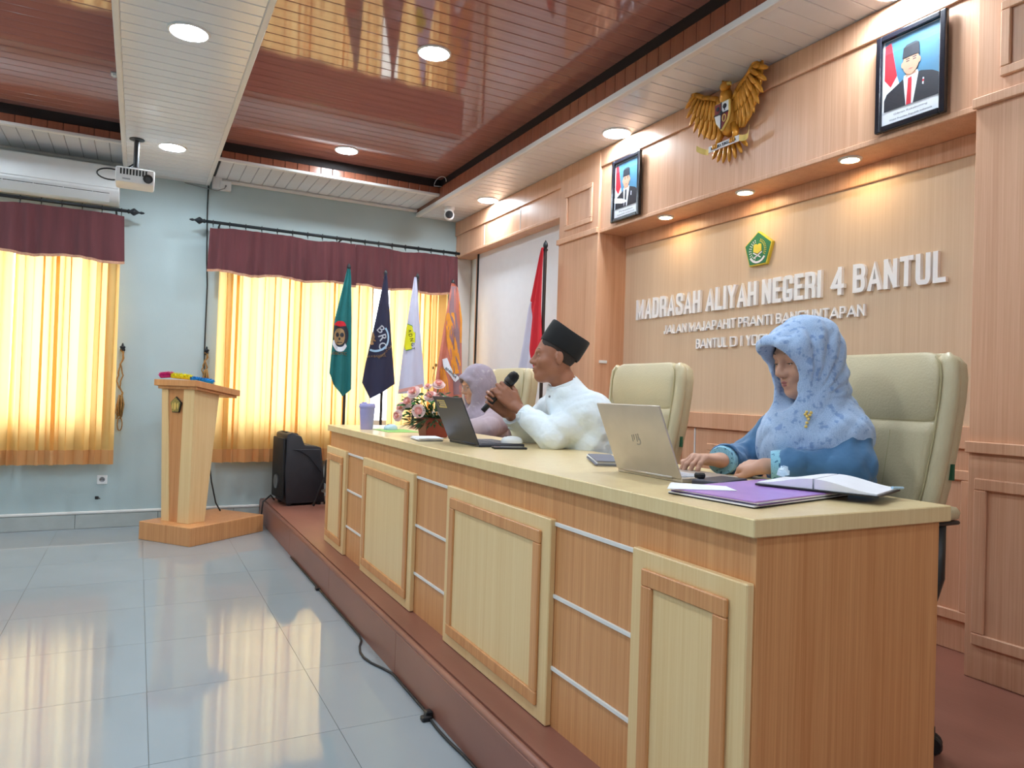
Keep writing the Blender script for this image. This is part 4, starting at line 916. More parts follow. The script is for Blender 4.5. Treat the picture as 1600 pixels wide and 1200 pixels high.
class Head:
    """head frame: x forward, y left, z up, origin between the ears"""
    def __init__(s, c, fwd, up=(0, 0, 1), k=1.0): s.c = np.array(c, float); s.R = frame(fwd, up); s.k = k
    def w(s, p): return tuple(s.c+s.R @ (np.array(p, float)*s.k))
    def e(s, p, r, R2=None): return el(s.w(p), np.array(r)*s.k, s.R if R2 is None else s.R @ R2)
    def r(s, a, b, r1, r2): return rc(s.w(a), s.w(b), r1*s.k, r2*s.k)
    def sdf(s, male=True):
        j = 1.0 if male else .93
        f = U([s.e((-.012, 0, .035), (.097, .076, .093)), s.e((.028, 0, -.03), (.066, .061*j, .09)), s.r((-.005, .046*j, -.055), (.055, .016, -.1), .024, .018),
               s.r((-.005, -.046*j, -.055), (.055, -.016, -.1), .024, .018), s.e((.064, 0, -.1), (.025, .026*j, .019))], .03)
        f = U([f, s.r((.079, -.034, .021), (.079, .034, .021), .012, .012)], .022)
        f = U([f, s.e((.058, .04, -.03), (.028, .024, .026)), s.e((.058, -.04, -.03), (.028, .024, .026))], .025)
        f = sub(f, [s.e((.1, .031, .002), (.018, .019, .012)), s.e((.1, -.031, .002), (.018, .019, .012))], .014)
        f = U([f, s.e((.0765, .031, .001), (.0125, .0165, .0125)), s.e((.0765, -.031, .001), (.0125, .0165, .0125))], .006)
        f = U([f, s.r((.088, 0, .012), (.112, 0, -.03), .0075, .0115), s.e((.1, .0125, -.036), (.012, .0085, .009)), s.e((.1, -.0125, -.036), (.012, .0085, .009))], .012)
        f = U([f, s.e((.088, 0, -.062), (.014, .025, .011)), s.e((.087, 0, -.076), (.013, .022, .011))], .010)
        f = sub(f, [s.r((.108, -.02, -.0685), (.108, .02, -.0685), .006, .006)], .008)
        f = U([f, s.e((-.008, .083, -.006), (.02, .008, .033), EAR), s.e((-.008, -.083, -.006), (.02, .008, .033), EAR2)], .008)
        f = sub(f, [s.e((.002, .0925, -.003), (.0125, .0085, .022), EAR), s.e((.002, -.0925, -.003), (.0125, .0085, .022), EAR2)], .004)
        f = U([f, s.e((.006, .083, -.008), (.004, .005, .008)), s.e((.006, -.083, -.008), (.004, .005, .008))], .004)
        f = U([f, s.r((-.022, 0, -.06), (-.075 if male else -.035, 0, -.19), .05*j, .054*j)], .03)
        return f
    def features(s, par, brow='hairblack', lid=.4, lips=(150, 92, 84), white=True):
        hx = lambda p: s.w(p)
        Rm = Matrix(s.R.tolist())
        for y in (.031, -.031):
            ey = MB().ell(hx((.0795, y, -.0005)), (.0107*s.k, .0112*s.k, .0095*s.k), 14, 10, Rm).build('eye', M['eyewhite'], par, smooth=True)
            MB().ell(hx((.0873, y, -.0012)), (.0032*s.k, .0052*s.k, .0052*s.k), 10, 8, Rm).build('iris', M['iris'], ey, smooth=True)
            MB().grid(lambda u, v: hx((.0798+.0118*math.sin(.35+1.45*v)*math.cos((u-.5)*2.0)-.0004, y+.0135*math.sin((u-.5)*2.2), .0105-.0125*v*(1-lid)*1.0-.001*abs(u-.5)-lid*.012*v)), 10, 6).build('eyelid', par.data.materials[0], ey, smooth=True)
            MB().tube([hx((.0915-.005*abs(q), y+.014*q, .0045-lid*.008-.0025*q*q)) for q in (-1, -.5, 0, .5, 1)], .0011*s.k, 5).build('eyelash', M['hairblack'], ey, smooth=True)
            sg = 1 if y > 0 else -1
            MB().tube([hx((.0935-.011*q*q*.8-.003, sg*(.014+.033*q), .0265+.006*math.sin(q*2.2))) for q in (0, .25, .5, .75, 1)], [(.0035*s.k, .002*s.k)]*4+[(.0015*s.k, .001*s.k)], 6).build('eyebrow', M[brow], par, smooth=True)
        lm = pmat('lips', srgb(*lips), 0.45)
        MB().tube([hx((.1005-.016*q*q, .023*q, -.0635-.0012*abs(q)+.001*math.cos(6*q))) for q in (-1, -.6, -.25, 0, .25, .6, 1)], [(.001, .001), (.0035, .003), (.0045, .004), (.004, .0038), (.0045, .004), (.0035, .003), (.001, .001)], 8).build('upper_lip', lm, par, smooth=True)
        MB().tube([hx((.0985-.015*q*q, .021*q, -.0735+.003*q*q)) for q in (-1, -.6, -.25, 0, .25, .6, 1)], [(.001, .001), (.004, .0035), (.005, .0045), (.005, .005), (.005, .0045), (.004, .0035), (.001, .001)], 8).build('lower_lip', lm, par, smooth=True)
def hand(wrist, d, n, side, curls, thumb=(.9, .5, -.1), k=1.0, spread=1.0):
    """list of primitives; d = pointing direction, n = back of the hand, side = +1 thumb along n x d, -1 the other way"""
    d = Vector(d).normalized(); n = Vector(n); n = (n-d*n.dot(d)).normalized(); s = n.cross(d)*side; w = Vector(wrist); out = []
    kn = [w+d*(.088*k)+s*(.029*k), w+d*(.092*k)+s*(.0095*k), w+d*(.087*k)-s*(.0095*k), w+d*(.078*k)-s*(.027*k)]
    Ls = [(.040, .025, .021), (.045, .028, .022), (.041, .026, .021), (.032, .020, .018)]
    palm = [rc(w+s*(.012*(1.5-i))*k, p-n*.004*k, .0165*k, .0125*k) for i, p in enumerate(kn)]
    palm.append(rc(w+s*.012*k, w+d*.05*k+s*.03*k-n*.006*k, .016*k, .014*k))
    fing = []
    for i, p in enumerate(kn):
        a = 0; q = p; dd = (d+s*(.10*(1.5-i)*spread)).normalized(); r = .0092*k
        for j, L in enumerate(Ls[i]):
            a += curls[i][j]; v = dd*math.cos(a)-n*math.sin(a); e = q+v*L*k
            fing.append(rc(q, e, r, r*.9)); q = e; r *= .9
    t0 = w+d*.022*k+s*.026*k-n*.006*k; tv = (s*thumb[0]+d*thumb[1]+n*thumb[2]).normalized(); t1 = t0+tv*.042*k
    tv2 = (tv*.5+d*.75-n*.12+s*(thumb[3] if len(thumb) > 3 else 0)).normalized(); t2 = t1+tv2*.032*k; t3 = t2+(tv2+d*.3).normalized()*.024*k
    palm.append(rc(t0, t1, .0165*k, .0125*k)); fing += [rc(t1, t2, .0115*k, .0105*k), rc(t2, t3, .0105*k, .0085*k)]
    P_, G_ = U(palm, .012*k), fing
    def f(Q):
        D = P_(Q)
        for g in G_: D = smin(D, g(Q), .0045*k)
        return D
    return f
def near(f, c, r):
    """only evaluate f close to c (cheap bound elsewhere)"""
    c = np.array(c, F32)
    def g(Q):
        b = _n(Q-c)-r; out = np.maximum(b, .03)+.01; m = b < .03
        if m.any(): out[m] = f(Q[m])
        return out
    return g
M['skin_f'] = pmat('fair_brown_skin', srgb(196, 150, 126), 0.5, var=0.05, vscale=25, spec=.35); M['skin_m'] = pmat('brown_skin', srgb(156, 104, 80), 0.42, var=0.07, vscale=25, spec=.4)
M['skin_h'] = pmat('tan_skin', srgb(176, 128, 106), 0.5, var=0.06, vscale=30)
M['eyewhite'] = pmat('eye_white', srgb(226, 220, 214), 0.25); M['iris'] = pmat('dark_iris', srgb(30, 20, 16), 0.15); M['hairblack'] = pmat('black_hair', srgb(24, 20, 20), 0.6, var=.2, vscale=90)
M['hairshort'] = pmat('cropped_hair', srgb(52, 42, 38), 0.8, var=.3, vscale=160, bump=.3, bscale=300)
M['hijab1'] = leafprint('light_blue_print', srgb(174, 198, 228), srgb(116, 146, 192), srgb(130, 158, 202), 190, 48, t2=.60)
M['tunic1'] = pmat('denim_blue_cloth', srgb(62, 108, 148), 0.75, var=0.1, vscale=9, bump=.5, bscale=20, sheen=.2)
M['lace'] = leafprint('pale_blue_lace', srgb(150, 205, 222), srgb(60, 120, 160), srgb(40, 92, 130), 260, 90)
M['hijab2'] = leafprint('mauve_print', srgb(158, 146, 158), srgb(130, 118, 134), srgb(176, 164, 172), 160, 30, t2=.66)
M['tunic2'] = pmat('mauve_cloth', srgb(172, 156, 164), 0.8, var=0.08, vscale=9, bump=.15, bscale=25)
M['shirt'] = pmat('white_cotton', srgb(224, 234, 240), 0.8, var=0.02, vscale=9, bump=.7, bscale=22)
M['velvet'] = pmat('black_velvet', srgb(12, 12, 14), 0.9, var=.15, vscale=60, sheen=.1)
M['trouser'] = pmat('dark_cloth', srgb(40, 42, 50), 0.85, var=.1)
M['lensglass'] = glassmat('spectacle_lens', (1, 1, 1, 1), .03)
def drape(f, off): return lambda Q: f(Q)-off
# ---- woman in light blue headscarf
def build_w1():
    t = thing('person', 'woman in a light blue printed headscarf and blue tunic, typing on a laptop', 'person', (1.98, 1.66, ZP), 0, 'people at the desk')
    H = Head((1.935, 1.655, 1.372), (-.95, .16, -.26), (-.25, .04, 1), .98)
    sh_r, sh_l = (2.0, 1.80, 1.115), (2.0, 1.545, 1.115)
    el_r, el_l = (1.95, 1.915, 1.0), (1.955, 1.495, 1.02)
    wr_r, wr_l = (1.735, 1.815, 1.022), (1.765, 1.655, 1.018)
    hr = hand(wr_r, (-1, .10, .14), (-.1, .0, 1), -1, [(.75, .55, .3), (.8, .5, .3), (.8, .55, .3), (.75, .5, .3)], (.35, 1, -.25), 1.0)
    hl = hand(wr_l, (-.15, 1, -.05), (-.5, 0, 1), 1, [(.9, 1.2, .9)]*4, (.4, .9, -.3), .85)
    core = U([rc((2.04, 1.65, .66), (2.02, 1.65, 1.02), .13, .12), rc(sh_l, sh_r, .05, .05), rc(sh_r, el_r, .034, .03), rc(el_r, wr_r, .03, .024), rc(sh_l, el_l, .034, .03), rc(el_l, wr_l, .03, .024), rc((2.0, 1.652, 1.12), (1.965, 1.652, 1.25), .05, .047)], .02)
    hd = H.sdf(False)
    body = lambda Q: smin(smin(smin(core(Q), near(hd, H.c, .26)(Q), .02), near(hr, (1.66, 1.82, 1.03), .16)(Q), .014), near(hl, (1.76, 1.70, 1.0), .16)(Q), .014)
    bo = sdf_obj('body', body, (1.50, 1.30, .60), (2.24, 2.03, 1.50), .0034, 'skin_f', t, 1)
    H.features(bo, lid=.75, lips=(160, 96, 92))
    # tunic
    tun = U([rc((2.06, 1.65, .66), (2.045, 1.65, .95), .165, .15), el((2.02, 1.665, 1.02), (.12, .165, .155)), rc(sh_l, sh_r, .06, .06), rc(sh_r, el_r, .062, .056), rc(el_r, (1.77, 1.835, 1.024), .056, .042),
             rc(sh_l, el_l, .066, .058), rc(el_l, (1.82, 1.60, 1.024), .057, .045), rc((2.05, 1.75, .66), (1.7, 1.77, .66), .10, .085), rc((2.05, 1.55, .66), (1.7, 1.53, .66), .10, .085), rc((1.7, 1.77, .66), (1.72, 1.77, .25), .08, .06), rc((1.7, 1.53, .66), (1.72, 1.53, .25), .08, .06)], .035)
    tun = wave(tun, .014, 3, 18)
    def tcut(Q):
        d = tun(Q); d = smax(d, -rc((1.62, 1.80, 1.02), (1.745, 1.818, 1.02), .05, .055)(Q), .004)
        return smax(d, -(rc((1.70, 1.75, 1.01), (1.778, 1.644, 1.018), .05, .052)(Q)), .004)
    sdf_obj('tunic', tcut, (1.58, 1.26, .2), (2.28, 2.05, 1.26), .009, 'tunic1', t, 2)
    for a, b, r in (((1.745, 1.822, 1.019), (1.785, 1.845, 1.021), .047), ((1.782, 1.641, 1.019), (1.81, 1.61, 1.021), .049)):
        v = (Vector(b)-Vector(a)).normalized()
        MB().lathe([(r*.62, 0), (r*.98, 0), (r*1.03, .012), (r*1.07, .045), (r*.8, .05)], a, 22, v).build('cuff', 'lace', t, smooth='auto')
    # headscarf
    sc_ = [H.e((-.018, 0, .030), (.116, .096, .107)), H.e((.02, 0, -.03), (.085, .09, .11)), rc(H.w((-.03, 0, -.04)), (1.99, 1.65, 1.13), .095, .125), rc(H.w((.02, 0, -.11)), (1.93, 1.66, 1.13), .07, .10),
           el((1.955, 1.675, 1.11), (.10, .135, .10)), el((1.90, 1.69, 1.07), (.055, .105, .11)), rc((2.01, 1.545, 1.13), (2.01, 1.80, 1.13), .076, .076), el((2.08, 1.67, 1.12), (.065, .145, .13)), el((1.97, 1.535, 1.115), (.08, .05, .07))]
    sf = U(sc_, .045)
    brim = [H.r(a, b, .011, .011) for a, b in zip([(.062, -.082, -.02), (.085, -.075, .03), (.118, -.05, .068), (.132, 0, .082), (.118, .05, .068), (.085, .075, .03)], [(.085, -.075, .03), (.118, -.05, .068), (.132, 0, .082), (.118, .05, .068), (.085, .075, .03), (.062, .082, -.02)])]
    roof = H.e((.045, 0, .048), (.09, .082, .055))
    sf2 = U([sf, U(brim, .015), roof], .03)
    sf3 = sub(wave(sf2, .0055, 11, 20, (1, 1, .5)), [H.e((.098, 0, -.022), (.096, .064, .092)), H.e((.125, 0, .015), (.062, .06, .058)), H.r((.05, 0, -.09), (.13, 0, -.10), .05, .052)], .008)
    Rh = H.R.astype(F32); ch_ = np.array(H.c, F32)
    def sf4(Q):
        q = (Q-ch_) @ Rh; vx, vz = q[:, 0]-.07, q[:, 2]+.125; ph = np.arctan2(vz, -vx); r = np.sqrt(vx*vx+vz*vz); m = np.clip((np.abs(q[:, 1])-.035)/.04, 0, 1)*np.clip((r-.03)/.05, 0, 1)*np.clip((.34-r)/.08, 0, 1)
        w = 0
        for p0, a in ((1.32, .007), (1.02, .006), (.72, .008), (.42, .006), (.12, .007), (-.2, .006)): w = w+a*np.exp(-((ph-p0-.25*r)/.055)**2)-.5*a*np.exp(-((ph-p0-.25*r-.13)/.08)**2)
        return sf3(Q)+(w*m).astype(F32)
    clear = lambda Q: smax(sf4(Q), -(hd(Q)-.0035), .004)
    scarf = sdf_obj('headscarf', clear, (1.74, 1.42, .90), (2.24, 1.90, 1.53), .005, 'hijab1', t, 2)
    # dark under-visor and brooch
    MB().grid(lambda u, v: H.w((.070+.052*v*math.cos((u-.5)*2.3), (.058+.006*v)*math.sin((u-.5)*2.6), .060+.016*v*math.cos((u-.5)*2)-.03*abs(u-.5)**2*4)), 14, 6).build('visor_lining', 'blackmatte', scarf, smooth=True)
    bx_ = (1.862, 1.574, 1.18)
    br = MB()
    for k, (a, b) in enumerate(((0, 0), (.011, .008), (-.008, .009), (.006, -.011), (.016, .018), (-.002, .02), (.0, -.028), (-.004, -.045))): br.ell((bx_[0]-.002+a*.25, bx_[1]-a*.7, bx_[2]+b*.7), (.005, .005, .005), 8, 6)
    br.build('brooch', 'goldlight', scarf, smooth=True)
build_w1()
# ---- man with a microphone
def build_man():
    t = thing('person', 'man in a white shirt and black cap speaking into a microphone', 'person', (2.02, 2.86, ZP), 0, 'people at the desk')
    H = Head((1.752, 2.945, 1.402), (-.92, .34, .05), (.06, -.02, 1), .97)
    sh_l, sh_r = (1.868, 2.775, 1.155), (1.85, 3.09, 1.155); el_l, el_r = (1.70, 2.87, 1.03), (1.785, 3.25, 1.03); wr_l, wr_r = (1.592, 2.965, 1.132), (1.605, 3.125, 1.125)
    m0, m1 = Vector((1.47, 3.13, 1.135)), Vector((1.62, 3.07, 1.325)); ax = (m1-m0).normalized()
    nb_ = Vector((-.35, -.9, -.05)); nb_ = (nb_-ax*nb_.dot(ax)).normalized(); dh = nb_.cross(ax).normalized()
    gl_, gr_ = m0+ax*.128, m0+ax*.075
    wr_l = tuple(gl_-dh*.088+nb_*.026+Vector((.0, -.015, -.012))); wr_r = tuple(gr_-dh*.088-nb_*.030+Vector((.01, .01, 0)))
    cl = [(.35, 1.25, 1.0), (.4, 1.3, 1.0), (.45, 1.3, 1.0), (.5, 1.3, 1.0)]
    hl = hand(wr_l, gl_+nb_*.026-Vector(wr_l), nb_, -1, cl, (.55, .75, -.45), 1.03, .3)
    hr = hand(wr_r, gr_-nb_*.030-Vector(wr_r), -nb_, 1, cl, (.55, .75, -.45), 1.03, .3)
    fl_ = Vector(wr_l).lerp(Vector(el_l), .28); fr_ = Vector(wr_r).lerp(Vector(el_r), .28)
    core = U([rc((2.04, 2.85, .66), (1.93, 2.89, 1.05), .13, .12), rc(sh_l, sh_r, .05, .05), rc(sh_l, el_l, .045, .038), rc(el_l, wr_l, .038, .027), rc(sh_r, el_r, .045, .038), rc(el_r, wr_r, .038, .027), rc((1.87, 2.92, 1.17), (1.80, 2.935, 1.30), .054, .053)], .025)
    hd = H.sdf(True)
    body = lambda Q: smin(smin(smin(core(Q), near(hd, H.c, .27)(Q), .02), near(hl, wr_l, .23)(Q), .010), near(hr, wr_r, .23)(Q), .014)
    bo = sdf_obj('body', body, (1.38, 2.60, .60), (2.22, 3.40, 1.54), .0038, 'skin_m', t, 1)
    H.features(bo, lid=.35, lips=(128, 76, 68))
    sf = U([rc((2.06, 2.85, .66), (1.96, 2.88, 1.0), .175, .165), el((1.90, 2.90, 1.06), (.13, .205, .17)), rc(sh_l, sh_r, .068, .068), rc(sh_l, el_l, .072, .058), rc(el_l, fl_, .058, .047), rc(sh_r, el_r, .072, .058), rc(el_r, fr_, .058, .047), rc((1.87, 2.92, 1.16), (1.815, 2.932, 1.245), .10, .07), rc((1.84, 2.925, 1.13), (1.795, 2.937, 1.21), .09, .07), rc((1.865, 2.80, 1.17), (1.835, 2.92, 1.225), .055, .06), rc((1.85, 3.06, 1.165), (1.83, 2.93, 1.225), .055, .06)], .035)
    nk = H.w((-.015, 0, -.10))
    cut = [rc((1.795, 2.936, 1.285), (1.75, 2.95, 1.42), .060, .10), rc(wr_l, Vector(wr_l).lerp(fl_, .9), .055, .058), rc(wr_r, Vector(wr_r).lerp(fr_, .9), .055, .058)]
    sf = sub(wave(sf, .014, 5, 18), cut, .004)
    shirt = sdf_obj('shirt', sf, (1.54, 2.55, .55), (2.28, 3.45, 1.34), .0075, 'shirt', t, 2)
    # stand collar, cuffs, buttons
    vs = []
    cb, ct = Vector((1.812, 2.933, 1.235)), Vector((1.792, 2.938, 1.283)); axc = (ct-cb).normalized()
    R1 = axc.orthogonal().normalized(); R2 = axc.cross(R1)
    MB().lathe([(.070, 0), (.076, 0), (.074, .03), (.0725, .05), (.067, .051), (.065, .0)], cb, 30, axc).build('stand_collar', 'shirt', shirt, smooth='auto')
    for a, b in ((Vector(wr_l).lerp(fl_, .75), Vector(el_l)), (Vector(wr_r).lerp(fr_, .75), Vector(el_r))):
        MB().lathe([(.034, 0), (.046, -.002), (.048, .03), (.052, .055), (.045, .058)], a, 24, Vector(b)-Vector(a)).build('cuff', 'shirt', shirt, smooth='auto')
    for k in range(4):
        z = 1.215-.045*k; MB().lathe([(.006, 0), (.006, .003), (.001, .004)], (1.728+.004*k, 2.94-.002*k, z), 10, (-.95, -.1, .25)).build('button', 'metal', shirt, smooth='auto')
    tr = U([rc((2.06, 2.95, .68), (1.66, 2.98, .67), .10, .085), rc((2.06, 2.75, .68), (1.66, 2.74, .67), .10, .085), rc((1.66, 2.98, .67), (1.70, 2.98, .24), .075, .06), rc((1.66, 2.74, .67), (1.70, 2.74, .24), .075, .06)], .04)
    sdf_obj('trousers', tr, (1.5, 2.55, .19), (2.25, 3.15, .85), .012, 'trouser', t, 1)
    hair = lambda Q: smax(smax(H.e((-.016, 0, .035), (.1005, .0805, .096))(Q), -H.r((.05, -.09, -.02), (.05, .09, -.02), .062, .062)(Q), .01), -H.e((.0, 0, -.14), (.12, .1, .11))(Q), .01)
    sdf_obj('hair', hair, H.c-.14, H.c+.14, .005, 'hairshort', t, 1)
    # black oval cap, tilted back
    A = H.R @ np.array([[math.cos(.5), 0, -math.sin(.5)], [0, 1, 0], [math.sin(.5), 0, math.cos(.5)]])
    cw = lambda p: tuple(np.array(H.w((-.025, 0, .045)))+A @ np.array(p))
    n = 40; rings = []
    for z, rx, ry in ((-.012, .103, .086), (0, .107, .089), (.05, .107, .088), (.082, .106, .085), (.087, .103, .081), (.085, .05, .04), (.084, .002, .002)):
        rings.append([cw((rx*math.cos(2*PI*k/n), ry*math.sin(2*PI*k/n), z+.012*(1 if z > .04 else 0)*(math.cos(2*PI*k/n)**2))) for k in range(n)])
    cp = MB(); cp.add([q for r_ in rings for q in r_], [(i*n+k, i*n+(k+1) % n, (i+1)*n+(k+1) % n, (i+1)*n+k) for i in range(len(rings)-1) for k in range(n)])
    cp.build('cap', 'velvet', t, smooth='auto')
    # microphone held in the hands
    mc = thing('microphone', 'black handheld microphone held by the man in white', 'microphone', tuple(m0))
    MB().lathe([(.011, 0), (.013, .003), (.0135, .05), (.0155, .052), (.018, .15), (.0205, .175), (.021, .18)], m0, 18, ax).build('handle', 'black', mc, smooth='auto')
    g = MB().lathe([(.0205, .178), (.0255, .182), (.0275, .195), (.0275, .202)], m0, 20, ax).build('collar_ring', 'black', mc, smooth='auto')
    MB().lathe([(.0265, .2), (.0275, .215), (.025, .232), (.017, .244), (.001, .249)], m0, 20, ax).build('grille', M['mesh'], mc, smooth='auto')
    MB().box(-.004, .004, -.004, .004, -.01, .01).xf(Matrix.Translation(m0+ax*.11+Vector((0, -.018, 0)))).build('switch', 'metal', mc)
M['mesh'] = pmat('mic_mesh', srgb(36, 36, 38), .5, .5, bump=.8, bscale=500)
build_man()
# ---- woman in mauve
def build_w2():
    t = thing('person', 'woman in a mauve headscarf and glasses beside the flower pot', 'person', (2.06, 4.35, ZP), 0, 'people at the desk')
    H = Head((1.995, 4.35, 1.275), (-.96, .02, -.22), (-.2, 0, 1), .96)
    sh_r, sh_l = (2.07, 4.53, 1.05), (2.07, 4.16, 1.05); el_r, el_l = (1.93, 4.60, 1.0), (1.94, 4.07, 1.0); wr_r, wr_l = (1.73, 4.46, 1.0), (1.74, 4.24, 1.0)
    hr = hand(wr_r, (-1, -.2, .05), (0, 0, 1), -1, [(.4, .4, .3)]*4, (.6, .8, -.1)); hl = hand(wr_l, (-1, .2, .05), (0, 0, 1), 1, [(.4, .4, .3)]*4, (.6, .8, -.1))
    core = U([rc((2.1, 4.35, .66), (2.08, 4.35, .95), .13, .12), rc(sh_l, sh_r, .05, .05), rc(sh_r, el_r, .042, .036), rc(el_r, wr_r, .036, .024), rc(sh_l, el_l, .042, .036), rc(el_l, wr_l, .036, .024), rc((2.06, 4.35, 1.05), (2.03, 4.35, 1.17), .05, .047)], .03)
    hd = H.sdf(False)
    body = lambda Q: smin(smin(smin(core(Q), near(hd, H.c, .26)(Q), .02), near(hr, (1.66, 4.45, 1.0), .16)(Q), .014), near(hl, (1.66, 4.25, 1.0), .16)(Q), .014)
    bo = sdf_obj('body', body, (1.5, 3.98, .6), (2.3, 4.72, 1.42), .0045, 'skin_f', t, 1)
    H.features(bo, lid=.6, lips=(176, 100, 100))
    tun = U([rc((2.12, 4.35, .66), (2.1, 4.35, .9), .165, .15), el((2.08, 4.35, .95), (.125, .185, .15)), rc(sh_l, sh_r, .07, .07), rc(sh_r, el_r, .072, .06), rc(el_r, (1.77, 4.48, 1.0), .058, .042), rc(sh_l, el_l, .078, .064), rc(el_l, (1.78, 4.21, 1.0), .062, .044), rc((2.1, 4.45, .66), (1.75, 4.45, .66), .10, .085), rc((2.1, 4.25, .66), (1.75, 4.25, .66), .10, .085), rc((1.75, 4.35, .66), (1.78, 4.35, .26), .14, .12)], .035)
    sdf_obj('tunic', wave(tun, .012, 9, 18), (1.6, 3.92, .2), (2.34, 4.78, 1.2), .011, 'tunic2', t, 2)
    sc_ = U([H.e((-.018, 0, .03), (.118, .096, .112)), H.e((.015, 0, -.03), (.082, .086, .105)), rc(H.w((-.03, 0, -.04)), (2.06, 4.35, 1.05), .09, .12), rc(H.w((.02, 0, -.11)), (2.0, 4.35, 1.06), .065, .09), el((2.01, 4.35, 1.03), (.10, .15, .09)), rc((2.08, 4.2, 1.07), (2.08, 4.5, 1.07), .07, .07)], .045)
    sc_ = U([sc_, H.r((.085, -.06, .045), (.1, 0, .066), .012, .012), H.r((.085, .06, .045), (.1, 0, .066), .012, .012)], .03)
    sc_ = sub(wave(sc_, .005, 21, 24), [H.e((.098, 0, -.022), (.096, .062, .09)), H.r((.05, 0, -.09), (.13, 0, -.10), .046, .05)], .010)
    scarf = sdf_obj('headscarf', lambda Q: smax(sc_(Q), -(hd(Q)-.0035), .004), (1.82, 4.12, .88), (2.28, 4.58, 1.44), .006, 'hijab2', t, 2)
    gl = MB()
    for s_ in (1, -1): gl.tube([H.w((.103, s_*.032+.024*math.cos(a), -.004+.02*math.sin(a))) for a in [2*PI*k/18 for k in range(19)]], .0013, 6).tube([H.w((.102, s_*.056, 0)), H.w((.0, s_*.082, .002))], .0015, 6)
    gl.tube([H.w((.104, -.008, 0)), H.w((.104, .008, 0))], .0015, 6)
    g = thing('glasses', 'thin-framed glasses worn by the woman in mauve', 'glasses', H.w((.1, 0, 0)))
    gl.build('rim', 'metal', g, smooth=True)
    for s_ in (1, -1): MB().add([H.w((.103, s_*.032+.022*math.cos(a), -.004+.018*math.sin(a))) for a in [2*PI*k/16 for k in range(16)]], [tuple(range(16))]).build('lens', 'lensglass', g)
build_w2()
# ------------------------------------------------------------------ flags
M['teal'] = pmat('teal_flag_cloth', srgb(24, 112, 112), .75, var=.08, vscale=8); M['navy'] = pmat('navy_flag_cloth', srgb(38, 38, 66), .75, var=.08, vscale=8)
M['whitecloth'] = pmat('white_flag_cloth', srgb(206, 206, 226), .75, var=.03, vscale=8); M['orange'] = pmat('salmon_flag_cloth', srgb(206, 122, 100), .75, var=.08, vscale=8)
M['flame'] = pmat('orange_print', srgb(232, 150, 46), .75, var=.15, vscale=14); M['mauvecl'] = pmat('mauve_print', srgb(150, 116, 120), .75, var=.08)
M['skyprint'] = pmat('pale_blue_print', srgb(170, 206, 232), .75); M['tan'] = pmat('tan_print', srgb(168, 134, 92), .75, var=.2, vscale=30); M['polewood'] = pmat('dark_pole', srgb(42, 30, 26), .4)
M['yellowp'] = pmat('yellow_print', srgb(226, 222, 30), .75); M['pinkcl'] = pmat('pink_print', srgb(226, 170, 158), .75)
class Flag:
    """cloth hanging in folds; S(u, v) gives a point: u across 0..1, v down 0..1"""
    def __init__(s, left, right, zt, bot, axis, fold, nf, ph, depth0):
        s.l, s.r, s.zt, s.bot, s.ax, s.fold, s.nf, s.ph, s.d0 = left, right, zt, bot, axis, fold, nf, ph, depth0
    def S(s, u, v, off=0.0):
        zb = float(np.interp(u, [q[0] for q in s.bot], [q[1] for q in s.bot])); z = s.zt+(zb-s.zt)*v
        zl = [q[1] for q in s.l][::-1]; a = float(np.interp(z, zl, [q[0] for q in s.l][::-1]))
        zr = [q[1] for q in s.r][::-1]; b = float(np.interp(z, zr, [q[0] for q in s.r][::-1]))
        w = a+(b-a)*u; d = s.d0-s.fold*(.25+.75*v)*math.sin(2*PI*s.nf*u+s.ph+.6*v)-.02*math.sin(PI*u)*v-off
        return (w, d, z) if s.ax == 'x' else (d, w, z)
    def cloth(s, name, m, par, n=36, k=30): return MB().grid(lambda u, v: s.S(u, v), n, k).build(name, m, par, smooth=True)
    def uv(s, w, z):
        """across position and height to (u, v)"""
        zl = [q[1] for q in s.l][::-1]; a = float(np.interp(z, zl, [q[0] for q in s.l][::-1]))
        zr = [q[1] for q in s.r][::-1]; b = float(np.interp(z, zr, [q[0] for q in s.r][::-1]))
        u = (w-a)/(b-a) if abs(b-a) > 1e-6 else .5; u = min(.985, max(.015, u))
        zb = float(np.interp(u, [q[0] for q in s.bot], [q[1] for q in s.bot])); return u, (z-s.zt)/(zb-s.zt)
    def put(s, w, z, off): u, v = s.uv(w, z); return s.S(u, v, off)
    def disc(s, name, m, par, c, rx, rz, off=.0025, a0=0, a1=360, r0=0.0, n=28, k=5):
        """filled sector or ring printed on the cloth"""
        return MB().grid(lambda t, q: s.put(c[0]+rx*(r0+(1-r0)*q)*math.cos(math.radians(a0+(a1-a0)*t)), c[1]+rz*(r0+(1-r0)*q)*math.sin(math.radians(a0+(a1-a0)*t)), off), n, k).build(name, m, par, smooth=True)
    def strip(s, name, m, par, pts, wd, off=.003):
        """ribbon along (w, z) points"""
        P_ = [Vector((p[0], p[1])) for p in pts]; m_ = len(P_)
        def q(t, e):
            f = t*(m_-1); i = min(m_-2, int(f)); p = P_[i].lerp(P_[i+1], f-i); d = (P_[i+1]-P_[i]).normalized(); o = Vector((-d.y, d.x))*(e-.5)*wd; return s.put(p.x+o.x, p.y+o.y, off)
        return MB().grid(q, 6*(m_-1), 3).build(name, m, par, smooth=True)
    def text(s, name, m, par, body, c, size, ang=0.0, off=.0045):
        vs, fs, w = text_mesh(body, None, size, .0, .01); ca, sa = math.cos(ang), math.sin(ang); h2 = size/2
        return MB().add([s.put(c[0]+(p[0]-w/2)*ca-(p[1]-h2)*sa, c[1]+(p[0]-w/2)*sa+(p[1]-h2)*ca, off) for p in vs], fs).build(name, m, par)
